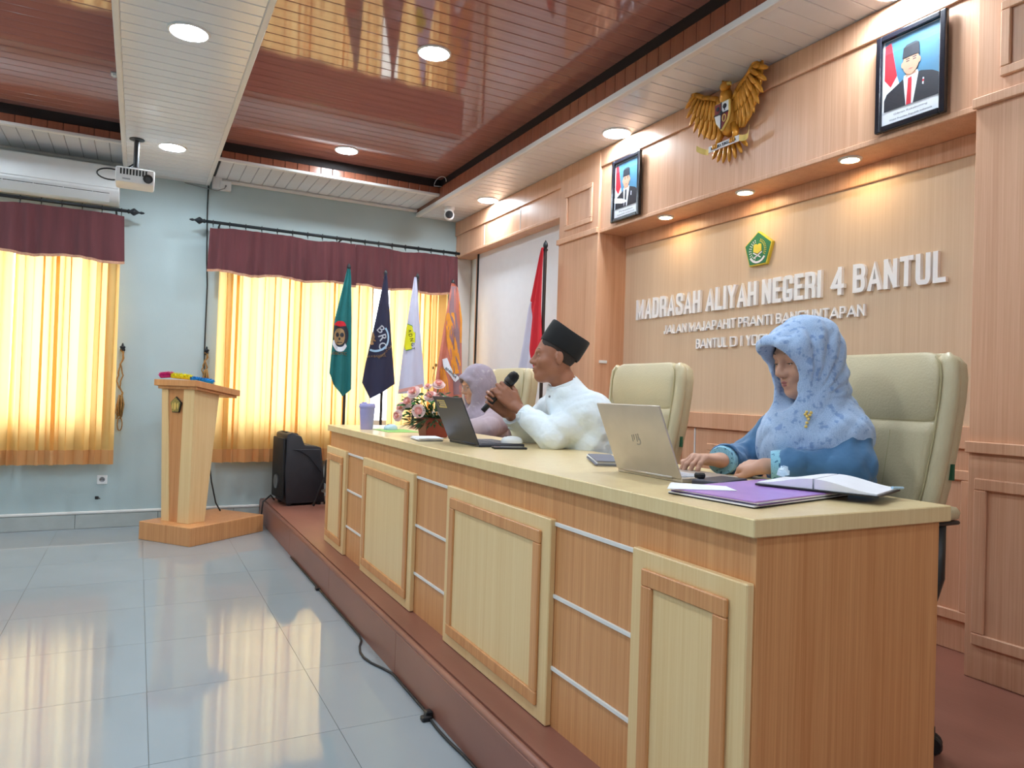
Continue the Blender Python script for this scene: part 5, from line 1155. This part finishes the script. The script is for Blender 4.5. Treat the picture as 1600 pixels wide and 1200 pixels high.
def flagstand(x, y, top, label, zb=ZP):
    t = thing('flag', label, 'flag', (x, y, zb), 0, 'flags on stands behind the desk')
    MB().lathe([(.15, 0), (.15, .02), (.10, .035), (.03, .05), (.025, .09)], (x, y, zb), 24).build('base', 'polewood', t, smooth='auto')
    MB().tube([(x, y, zb+.05), (x, y, top-.06)], .013, 12).build('pole', 'polewood', t, smooth='auto')
    MB().lathe([(.016, -.07), (.02, -.06), (.012, -.05), (.019, -.03), (.016, -.012), (.006, .004), (.001, .012)], (x, y, top), 12).build('finial', 'black', t, smooth='auto')
    return t
Yf = 6.42
t = flagstand(1.652, Yf+.03, 2.345, 'teal flag with a skull face badge, leftmost of the hanging flags')
F = Flag([(1.63, 2.30), (1.616, 2.239), (1.53, 1.83), (1.506, 1.487), (1.499, 1.355), (1.50, 1.1)], [(1.655, 2.30), (1.665, 2.244), (1.684, 1.842), (1.70, 1.22), (1.70, 1.1)], 2.30, [(0, 1.355), (.2, 1.26), (.6, 1.15), (.75, 1.17), (1, 1.22)], 'x', .018, 2.2, .4, Yf)
F.cloth('cloth', 'teal', t)
F.disc('badge_back', 'ink', t, (1.585, 1.70), .075, .125); F.disc('face', 'tan', t, (1.578, 1.685), .05, .075, .004); F.disc('bandana', 'red', t, (1.582, 1.775), .055, .05, .005, 10, 170); F.disc('badge_band', 'paper', t, (1.585, 1.70), .085, .15, .0045, 205, 320, .72)
for d in (-.018, .02): F.disc('eye_patch', 'ink', t, (1.578+d, 1.70), .016, .02, .006)
F.disc('nose', 'ink', t, (1.579, 1.665), .007, .012, .006); F.strip('jaw_gap', 'ink', t, [(1.56, 1.632), (1.60, 1.632)], .008, .006); F.text('badge_text', 'tan', t, 'ROBOTIC', (1.575, 1.535), .026)
t = flagstand(1.995, Yf+.03, 2.325, 'navy flag with the letters BRC in a pale ring')
F = Flag([(1.978, 2.29), (1.896, 1.828), (1.82, 1.444), (1.796, 1.281), (1.79, 1.1)], [(1.998, 2.29), (2.01, 2.221), (2.064, 1.693), (2.112, 1.28), (2.112, 1.1)], 2.29, [(0, 1.281), (.28, 1.138), (1, 1.28)], 'x', .016, 1.6, 1.2, Yf)
F.cloth('cloth', 'navy', t)
F.disc('ring', 'skyprint', t, (1.905, 1.70), .135, .135, .004, -112, 45, .86)
for c, w_, z, a in (('B', 1.957, 1.775, -.75), ('R', 1.975, 1.70, -1.2), ('C', 1.977, 1.625, -1.5)): F.text('letter', 'paper', t, c, (w_, z), .07, a, .006)
F.text('motto', 'tan', t, 'Research Club', (2.005, 1.575), .022, .75); F.text('motto', 'tan', t, 'MAN 4 BANTUL', (1.905, 1.527), .022, .1)
F.strip('gear_sketch', 'tan', t, [(1.87, 1.74), (1.885, 1.70), (1.87, 1.66), (1.88, 1.63)], .03, .004); F.text('gear_mark', 'tan', t, '&', (1.87, 1.70), .09, .2)
t = flagstand(2.305, Yf+.03, 2.325, 'white flag with a yellow polygon badge')
F = Flag([(2.262, 2.29), (2.217, 1.942), (2.169, 1.521), (2.143, 1.222), (2.14, 1.1)], [(2.285, 2.29), (2.292, 2.249), (2.326, 1.89), (2.371, 1.531), (2.395, 1.29), (2.40, 1.1)], 2.29, [(0, 1.19), (.5, 1.20), (1, 1.27)], 'x', .014, 1.7, 2.2, Yf)
F.cloth('cloth', 'whitecloth', t)
F.disc('badge', 'yellowp', t, (2.215, 1.72), .075, .125, .003, -100, 100, 0, 5); F.disc('badge_edge', 'green', t, (2.215, 1.72), .078, .13, .0035, -100, 100, .95, 5); F.text('badge_text', 'ink', t, 'A D N G T', (2.252, 1.70), .03, -1.35); F.strip('pink_hem', 'pinkcl', t, [(2.15, 1.215), (2.38, 1.275)], .03)
F.disc('badge_fill', 'yellowp', t, (2.215, 1.72), .05, .123, .003, 95, 265, 0, 8)
t = flagstand(2.668, Yf+.03, 2.305, 'salmon and orange flag with a bird and a ribbon, by the screen')
F = Flag([(2.64, 2.27), (2.595, 1.972), (2.532, 1.539), (2.486, 1.202), (2.48, 1.0)], [(2.668, 2.27), (2.71, 2.229), (2.764, 1.924), (2.768, 1.675), (2.79, 1.211), (2.79, 1.0)], 2.27, [(0, 1.15), (1, 1.12)], 'x', .02, 2.4, .2, Yf)
F.cloth('cloth', 'orange', t)
F.strip('mauve_panel', 'mauvecl', t, [(2.655, 2.24), (2.66, 2.0), (2.70, 1.80), (2.735, 1.2)], .07, .003)
F.strip('bird_body', 'flame', t, [(2.62, 1.98), (2.64, 1.85), (2.66, 1.72), (2.69, 1.56), (2.72, 1.40)], .10, .005)
for k in range(6): F.strip('wing_feather', 'mauvecl', t, [(2.632+.010*k, 1.90-.02*k), (2.62+.02*k, 1.80-.03*k), (2.655+.014*k, 1.70-.02*k)], .007, .0075)
[F.strip('flame_print', 'flame', t, [(2.545+.012*k, 1.44+.02*(k % 2)), (2.56+.014*k, 1.34), (2.555+.018*k, 1.22)], .010, .004) for k in range(5)]; F.strip('edge_panel', 'flame', t, [(2.735, 2.1), (2.755, 1.9), (2.755, 1.7)], .03, .004)
F.strip('ribbon', 'paper', t, [(2.59, 1.54), (2.615, 1.46), (2.66, 1.40), (2.73, 1.34)], .055, .008); F.text('ribbon_text', 'ink', t, 'BHAHSIA', (2.66, 1.405), .026, -.62, .012)
# red and white flag beside the column, in the plane X = 2.65
t = flagstand(2.66, 4.655, 2.365, 'red and white flag in front of the projection screen')
Lq = [(4.672, 2.32), (4.70, 2.26), (4.81, 1.937), (4.842, 1.892), (4.90, 1.62), (4.985, 1.352), (5.03, 1.1)]; Rq = [(4.648, 2.32), (4.648, 1.874), (4.615, 1.492), (4.61, 1.1)]
def rwf(u, v, z0, z1):
    z = z0+(z1-z0)*v; a = float(np.interp(z, [q[1] for q in Lq][::-1], [q[0] for q in Lq][::-1])); b = float(np.interp(z, [q[1] for q in Rq][::-1], [q[0] for q in Rq][::-1]))
    return a+(b-a)*u, z
def redpt(u, v):
    w_, z = rwf(u, v, 2.32, 1.34); return (2.64-.022*math.sin(2*PI*2.3*u+.5+v)*(.3+.7*v), w_, z)
def redpt2(u, v, u0, u1): return redpt(u0+(u1-u0)*u, v)
edge = lambda v: 0.0 if v < .40 else min(.62, .12+.9*(v-.40))
MB().grid(lambda u, v: redpt(edge(v)+(1-edge(v))*u, v), 26, 36).build('red_half', 'red', t, smooth=True)
MB().grid(lambda u, v: (lambda p: (p[0]+.004, p[1], p[2]))(redpt(edge(.40+.6*v)*u, .40+.6*v)), 16, 26).build('white_half', 'whitecloth', t, smooth=True)
# ------------------------------------------------------------------ things on the desk
M['slate'] = pmat('slate_laptop', srgb(58, 60, 70), .4, .3); M['silver'] = pmat('silver_laptop', srgb(190, 182, 172), .35, .5); M['screen'] = pmat('dark_screen', srgb(14, 16, 22), .15)
M['keys'] = pmat('key_caps', srgb(60, 62, 70), .5); M['keys2'] = pmat('silver_keys', srgb(196, 198, 204), .5)
def laptop(name, label, hinge, w_, depth, lidlen, lean, rz, m, keym):
    """local frame: lid at the -x side, keyboard towards +x"""
    t = thing(name, label, 'laptop', hinge, rz, 'laptops on the desk')
    MB().box(0, depth, -w_/2, w_/2, 0, .014).build('base', m, t, bevel=.004, seg=2, local=True)
    kb = MB().box(.018, depth*.56, -w_/2+.02, w_/2-.02, .0135, .0148).build('keyboard', keym, t, local=True)
    for r_ in range(5):
        for c in range(13):
            x0 = .024+r_*(depth*.56-.03)/5; y0 = -w_/2+.025+c*(w_-.05)/13
            if r_ == 0 and c == 0: key = MB().box(0, (depth*.56-.03)/5-.003, 0, (w_-.05)/13-.003, .0148, .0162).build('key', keym, kb, local=True); key.location = (x0, y0, 0)
            else: inst('key', key, kb, (x0, y0, 0))
    MB().box(depth*.62, depth*.93, -.05, .05, .0138, .0146).build('touchpad', m, t, local=True)
    n = Vector((-math.sin(lean), 0, math.cos(lean))); o = Vector((0, 0, .012)); b = Vector((-math.cos(lean), 0, -math.sin(lean)))
    def lid(y0, y1, s0, s1, d0, d1): return MB().hexa([o+n*s0+b*d0+Vector((0, y0, 0)), o+n*s0+b*d1+Vector((0, y0, 0)), o+n*s0+b*d1+Vector((0, y1, 0)), o+n*s0+b*d0+Vector((0, y1, 0))], [o+n*s1+b*d0+Vector((0, y0, 0)), o+n*s1+b*d1+Vector((0, y0, 0)), o+n*s1+b*d1+Vector((0, y1, 0)), o+n*s1+b*d0+Vector((0, y1, 0))])
    L = lid(-w_/2, w_/2, 0, lidlen, -.003, .003).build('lid', m, t, bevel=.0025, seg=2, local=True)
    lid(-w_/2+.008, w_/2-.008, .014, lidlen-.008, -.0042, -.0028).build('display', 'screen', L, local=True)
    MB().tube([(0, -w_/2+.04, .012), (0, w_/2-.04, .012)], .006, 10).build('hinge', m, t, smooth=True, local=True)
    return t, L, o, n, b
t, L, o_, n_, b_ = laptop('laptop', 'silver laptop open in front of the woman in light blue', (1.425, 1.805, DZ), .318, .225, .232, .40, 0, 'silver', 'keys2')
def lidflat(poly, o_, n_, b_, name, m, par, d0=.003, d1=.0038):   # on the outer face of the lid: (across, up)
    return MB().prism(poly, lambda a, h_: o_+n_*h_+b_*d0+Vector((0, -a, 0)), lambda a, h_: o_+n_*h_+b_*d1+Vector((0, -a, 0))).build(name, m, par, local=True)
for k, y0 in enumerate((-.022, -.012, .0, .01)):
    lidflat([(y0, .108+.006*(k % 2)), (y0+.004, .108+.006*(k % 2)), (y0+.007+.0, .13+.006*k/3), (y0+.003, .13+.006*k/3)], o_, n_, b_, 'logo_bar', 'metal', L)
lidflat(arcpoly(.004, .113, .016, .016, -120, 60, 10)+arcpoly(.004, .113, .012, .012, 60, -120, 10), o_, n_, b_, 'logo_ring', 'metal', L)
t, L, o_, n_, b_ = laptop('laptop', 'dark grey laptop with a gold sticker beside the flower pot', (1.378, 3.135, DZ), .352, .235, .232, .42, 0, 'slate', 'keys')
M['goldsticker'] = pmat('gold_sticker', srgb(206, 186, 112), .35, .3, var=.1)
st_ = lidflat([(-.13, .175), (-.035, .175), (-.04, .215), (-.135, .215)], o_, n_, b_, 'sticker', 'goldsticker', L)
lidflat([(-.128, .185), (-.114, .185), (-.114, .207), (-.128, .207)], o_, n_, b_, 'sticker_crest', 'ink', st_, .0038, .0042)
for k in range(3): lidflat([(-.108, .183+.01*k), (-.045, .183+.01*k), (-.045, .187+.01*k), (-.108, .187+.01*k)], o_, n_, b_, 'sticker_line', 'capink', st_, .0038, .0042)
# mice, phone, cup
def mouse(c, rz, label, m):
    t = thing('computer_mouse', label, 'mouse', c, rz)
    b = MB(); n = 20
    rows = [(0, 1.0), (.25, 1.02), (.55, .95), (.8, .75), (.95, .4), (1, .02)]
    b.add([(.052*k_*math.cos(2*PI*i/n), .03*k_*math.sin(2*PI*i/n)*(1-.1*math.cos(2*PI*i/n)), .034*h_) for h_, k_ in rows for i in range(n)], [(r_*n+i, r_*n+(i+1) % n, (r_+1)*n+(i+1) % n, (r_+1)*n+i) for r_ in range(5) for i in range(n)]+[tuple(range(n))[::-1]])
    b.build('shell', m, t, smooth='auto', local=True)
    MB().lathe([(.006, -.003), (.006, .003)], (-.026, 0, .027), 12, (0, 1, 0)).build('wheel', 'black', t, local=True)
    MB().box(-.022, .0, -.0008, .0008, .028, .0338).build('split', 'black', t, local=True)
M['bluewhite'] = pmat('pale_blue_plastic', srgb(196, 220, 236), .3)
mouse((1.39, 4.28, DZ+.004), .5, 'pale blue computer mouse on green paper beside the flowers', 'bluewhite')
mouse((1.56, 2.99, DZ+.0165), -.3, 'white computer mouse resting on the dark laptop', 'white')
M['greenpaper'] = pmat('green_paper', srgb(140, 190, 100), .7)
tag(MB().box(1.30, 1.50, 4.05, 4.36, DZ, DZ+.003).build('paper_sheet', 'greenpaper', bevel=.001), 'green paper lying under the pale blue mouse', 'paper')
t = thing('phone', 'black smartphone lying in front of the dark laptop', 'phone', (1.485, 2.87, DZ), -.25)
MB().box(-.075, .075, -.037, .037, 0, .009).build('body', 'black', t, bevel=.003, seg=2, local=True); MB().box(-.072, .072, -.034, .034, .009, .0095).build('glass', 'screen', t, local=True)
MB().box(.045, .068, .008, .03, -.0005, .0).build('camera_bump', 'metal', t, local=True)
M['lilac'] = pmat('lilac_plastic', srgb(160, 156, 206), .4)
t = thing('tumbler', 'lilac plastic tumbler at the far end of the desk', 'cup', (1.257, 4.345, DZ))
MB().lathe([(.036, 0), (.038, .004), (.047, .135), (.045, .135)], (1.257, 4.345, DZ), 28).build('cup', 'lilac', t, smooth='auto')
MB().lathe([(.05, .133), (.051, .14), (.049, .15), (.046, .158), (.044, .16), (.001, .16)], (1.257, 4.345, DZ), 28).build('lid', 'lilac', t, smooth='auto')
MB().box(1.225, 1.25, 4.33, 4.36, DZ+.158, DZ+.168).build('flip_tab', 'lilac', t, bevel=.003)
# papers
def sheets(name, label, cat, poly, n, th, mats, seed, z=DZ, curl=0.0):
    rd = random.Random(seed); t = thing(name, label, cat, (sum(p[0] for p in poly)/len(poly), sum(p[1] for p in poly)/len(poly), z))
    for k in range(n):
        a = rd.uniform(-.03, .03); c = ORG[t.name]; dx, dy = rd.uniform(-.006, .006), rd.uniform(-.006, .006)
        q = [(c[0]+(p[0]-c[0])*math.cos(a)-(p[1]-c[1])*math.sin(a)+dx, c[1]+(p[0]-c[0])*math.sin(a)+(p[1]-c[1])*math.cos(a)+dy) for p in poly]
        MB().prism(q, lambda x, y: (x, y, z+k*th), lambda x, y: (x, y, z+k*th+th*.9)).build('sheet', mats[k % len(mats)], t)
    return t
M['purple'] = pmat('purple_plastic', srgb(176, 136, 214), .25, var=.06); M['purpled'] = pmat('dark_purple', srgb(92, 60, 130), .4)
sheets('folder_stack', 'purple plastic folder with papers near the desk corner', 'folder', [(1.255, 1.20), (1.60, 1.20), (1.73, 1.36), (1.60, 1.55), (1.24, 1.53)][:0] or [(1.27, 1.205), (1.70, 1.30), (1.655, 1.56), (1.235, 1.47)], 5, .0035, ['blackmatte', 'paper', 'purpled', 'paper', 'purple'], 4)
o = MB().prism([(1.20, 1.44), (1.36, 1.36), (1.40, 1.44), (1.30, 1.545)], lambda x, y: (x, y, DZ+.0178), lambda x, y: (x, y, DZ+.0186)).build('loose_sheet', 'paper'); tag(o, 'loose white sheet poking out beyond the purple folder', 'paper')
MB().box(1.285, 1.30, 1.335, 1.36, DZ+.001, DZ+.013).build('binder_strip', 'black', bpy.data.objects['folder_stack'])
def pages(x0, x1, y0, y1, label):
    t = thing('notebook', label, 'notebook', ((x0+x1)/2, (y0+y1)/2, DZ))
    xm = (x0+x1)/2
    return t
nb = thing('notebook', 'open white notebook lying against the purple folder', 'notebook', (1.66, 1.34, DZ), math.radians(22))
MB().box(-.11, .11, -.16, .15, .019, .024).build('cover', 'black', nb, bevel=.001, local=True)
for s_ in (0, 1):
    b = MB(); f0 = lambda u, v: (-.105+.21*u, (.0 if s_ else -.155)+(.145 if s_ else .15)*v, .024+.022*math.sin(PI*(v if s_ == 0 else 1-v)*.5)**2+.004)
    b.grid(f0, 6, 10); g = MB().grid(f0, 6, 10); base = [(p[0], p[1], .0242) for p in g.v]
    n0 = len(b.v); b.v += base; nu = 7
    b.f += [tuple(n0+i for i in f[::-1]) for f in g.f]
    ring = list(range(0, nu))+[j*nu+6 for j in range(1, 11)]+[70+i for i in range(5, -1, -1)]+[j*nu for j in range(9, 0, -1)]
    for i in range(len(ring)): a_, c_ = ring[i], ring[(i+1) % len(ring)]; b.f.append((a_, c_, n0+c_, n0+a_))
    b.build('page_block', 'paper', nb, smooth='auto', local=True)
MB().tube([(.09, -.17, .03), (.06, -.165, .032), (.03, -.158, .034)], .004, 6).build('ribbon_marker', M['skyprint'], nb, local=True)
tp = thing('paper_scrap', 'crumpled blue scrap on the open notebook', 'paper', (1.60, 1.43, DZ+.045))
b = MB().ell((1.60, 1.43, DZ+.055), (.018, .014, .013), 8, 6); rd = random.Random(8); b.v = [(p[0]+rd.uniform(-.004, .004), p[1]+rd.uniform(-.004, .004), p[2]+rd.uniform(-.004, .004)) for p in b.v]; b.build('scrap', 'bluewhite', tp)
t = thing('pouch', 'flat black case beside the silver laptop', 'case', (1.53, 1.60, DZ), .3)
MB().box(-.085, .085, -.045, .045, 0, .016).build('case', pmat('dark_case', srgb(44, 46, 62), .5), t, bevel=.005, seg=2, local=True); MB().tube([(-.085, -.046, .008), (.085, -.046, .008)], .0025, 6).build('zip', 'black', t, local=True)
t = thing('usb_dongle', 'small black plug at the side of the silver laptop', 'plug', (1.475, 1.625, DZ+.016))
MB().box(1.462, 1.488, 1.612, 1.638, DZ+.016, DZ+.032).build('plug', 'black', t, bevel=.004); MB().box(1.47, 1.48, 1.638, 1.646, DZ+.004, DZ+.012).build('tip', 'metal', t)
sheets('paper_bundle', 'small folded white papers behind the silver laptop lid', 'paper', [(1.45, 2.12), (1.53, 2.09), (1.67, 2.36), (1.59, 2.40)], 5, .004, ['paper', 'capink', 'paper'], 12)
sheets('booklet_stack', 'booklets and papers between the flower pot and the dark laptop', 'booklets', [(1.22, 3.33), (1.35, 3.33), (1.38, 3.52), (1.25, 3.52)], 4, .004, ['capink', 'paper', 'paper', 'paper'], 5)
t = thing('box_small', 'small black box beside the dark laptop lid', 'box', (1.475, 3.40, DZ)); MB().box(1.455, 1.50, 3.37, 3.43, DZ, DZ+.035).build('case', 'black', t, bevel=.004); MB().box(1.46, 1.495, 3.376, 3.424, DZ+.035, DZ+.037).build('lid', 'blackmatte', t)
# ------------------------------------------------------------------ flower arrangement
M['terracotta'] = pmat('red_brown_pot', srgb(150, 62, 46), .45, var=.1); M['petal'] = pmat('pale_pink_petal', srgb(244, 216, 212), .6, var=.06, vscale=20); M['petal2'] = pmat('deep_pink_petal', srgb(242, 184, 174), .6, var=.06)
M['leaf'] = pmat('dark_green_leaf', srgb(58, 92, 56), .55, var=.3, vscale=30); M['leaf2'] = pmat('bright_green_leaf', srgb(70, 140, 70), .5, var=.3, vscale=30); M['cream_petal'] = pmat('white_petal', srgb(238, 228, 220), .6)
px, py = 1.435, 3.68
fl = thing('flower_arrangement', 'pot of pink artificial roses with green leaves on the desk', 'flowers', (px, py, DZ))
MB().hexa([(px-.06, py-.06, DZ), (px+.06, py-.06, DZ), (px+.06, py+.06, DZ), (px-.06, py+.06, DZ)], [(px-.075, py-.075, DZ+.105), (px+.075, py-.075, DZ+.105), (px+.075, py+.075, DZ+.105), (px-.075, py+.075, DZ+.105)]).build('pot', 'terracotta', fl, bevel=.006, seg=2)
MB().ell((px, py, DZ+.10), (.066, .066, .02)).build('soil', 'leaf', fl, smooth=True)
def rose(c, d, r_, m_in='petal2', m_out='petal'):
    d = Vector(d).normalized(); R = d.to_track_quat('Z', 'Y').to_matrix(); c = Vector(c)
    core = MB().ell(c+d*r_*.30, (r_*.34, r_*.34, r_*.42), 12, 8, R).build('rose', m_in, fl, smooth=True)
    k = 0
    for ring, (n, rad, tilt, m_) in enumerate(((3, .40, .25, m_in), (4, .58, .5, m_in), (5, .80, .85, m_out), (6, 1.0, 1.2, m_out))):
        for i in range(n):
            a0 = 2*PI*i/n+ring*.7; half = PI/n*1.35
            def pt(u, v):
                a = a0+(u-.5)*2*half*(.55+.45*math.sin(PI*min(1, v*1.1)*.5+.0)); rr = r_*rad*(.28+.72*v)*(1+.10*math.sin(PI*u)); hz = r_*(.78*(v**.8)*math.cos(tilt)-.10*ring*.5-.12*(abs(u-.5)*2)**2*v+(-.10*v*v if ring > 1 else 0))
                return c+R @ Vector((rr*math.cos(a), rr*math.sin(a), hz))
            MB().grid(pt, 6, 5).build('petal', m_, core, smooth=True)
    return core
roses = [(641, 613, .035, -.03), (632, 628, .034, 0), (620, 637, .030, .02), (617, 649, .030, -.01), (651.5, 640, .034, -.085), (667, 618, .034, -.03), (678.5, 600, .034, .0), (681, 619, .030, -.06), (660, 604, .022, .03)]
for (ix, iy, r_, dy) in roses:
    c = Vector((px+(ix-672)*.00366+dy*.52, py+dy, 1.262-(iy-600)*.00362-(ix-640)*.0001)); d = c-Vector((px, py, DZ+.10)); d = (d.normalized()+Vector((-.45, -.75, .05))).normalized()
    if ix == 651.5: d = Vector((-.40, -.9, .1))
    rose(c, d, r_)
    MB().tube([(px+(c.x-px)*.15, py+(c.y-py)*.15, DZ+.10), tuple(Vector((px, py, DZ+.1)).lerp(c, .55)+Vector((0, 0, .02))), tuple(c-d*r_*.1)], .003, 6).build('stem', 'leaf2', fl, smooth=True)
rd = random.Random(21)
leafsrc = MB().add([(0, 0, 0), (.012, .016, .003), (.008, .036, .002), (0, .05, -.004), (-.008, .036, .002), (-.012, .016, .003), (0, .02, -.002)], [(0, 1, 6), (1, 2, 6), (2, 3, 6), (3, 4, 6), (4, 5, 6), (5, 0, 6)])
ls = []
for m_ in ('leaf', 'leaf2'):
    q = MB(); q.v = list(leafsrc.v); q.f = list(leafsrc.f); ls.append(q.build('leaf', m_, fl, local=True))
def put_leaf(o, p, d, s_):
    d = Vector(d).normalized(); Rm = d.to_track_quat('Y', 'Z').to_matrix().to_4x4(); o.matrix_local = Matrix.Translation(Vector(p)-Vector(ORG[fl.name])) @ Rm @ Matrix.Rotation(rd.uniform(-1, 1), 4, 'Y') @ Matrix.Scale(s_, 4)
first = [True, True]
for k in range(170):
    a = rd.uniform(0, 2*PI); h = rd.uniform(.08, .235); rr = rd.uniform(.03, .13)*(1.25-abs(h-.14)*2.2)
    p = (px+rr*math.cos(a)-.02, py+rr*math.sin(a)*.8-.01, DZ+h); d = (math.cos(a)+rd.uniform(-.4, .4), math.sin(a)+rd.uniform(-.4, .4), rd.uniform(-.5, .6)); i = 0 if rd.random() < .72 else 1
    if first[i]: first[i] = False; o = ls[i]
    else: o = inst('leaf', ls[i], fl)
    put_leaf(o, p, d, rd.uniform(.55, 1.0))
fr = MB()
for k in range(260):
    a = rd.uniform(PI*.55, PI*1.75); h = rd.uniform(.04, .19); r0 = .05; r1 = rd.uniform(.10, .20)*(1.1-h*1.2)
    p0 = Vector((px+r0*math.cos(a), py+r0*math.sin(a), DZ+.10)); p1 = Vector((px+r1*math.cos(a)-.015, py+r1*math.sin(a)*.8, DZ+h)); w_ = (p1-p0).cross(Vector((0, 0, 1))).normalized()*.0028
    fr.add([p0-w_, p0+w_, p1], [(0, 1, 2)]); fr.add([p0.lerp(p1, .6)-w_*3, p0.lerp(p1, .7), p0.lerp(p1, .6)+w_*3, p1+Vector((0, 0, -.006))], [(0, 1, 3), (1, 2, 3)])
g = fr.build('fern_fronds', 'leaf', fl); g['kind'] = 'stuff'
for k in range(5):
    c = Vector((px-.02+rd.uniform(-.03, .05), py-.10+rd.uniform(-.02, .02), DZ+.10+rd.uniform(0, .06)))
    for j in range(5):
        a = 2*PI*j/5; MB().grid(lambda u, v: c+Vector((.022*v*math.cos(a)+.007*(u-.5)*math.sin(a)*math.sin(PI*v+.3), -.012*v, .022*v*math.sin(a)+.007*(u-.5)*math.cos(a)*math.sin(PI*v+.3))), 2, 4).build('white_petal', 'cream_petal', fl, smooth=True)
MB().tube([(px, py, DZ+.2), (px-.012, py, DZ+.32), (px+.004, py, DZ+.385)], .0016, 5).ell((px+.004, py, DZ+.39), (.008, .008, .010), 8, 6).ell((px-.012, py, DZ+.375), (.006, .006, .008), 8, 6).build('dry_sprig', 'rope', fl, smooth=True)
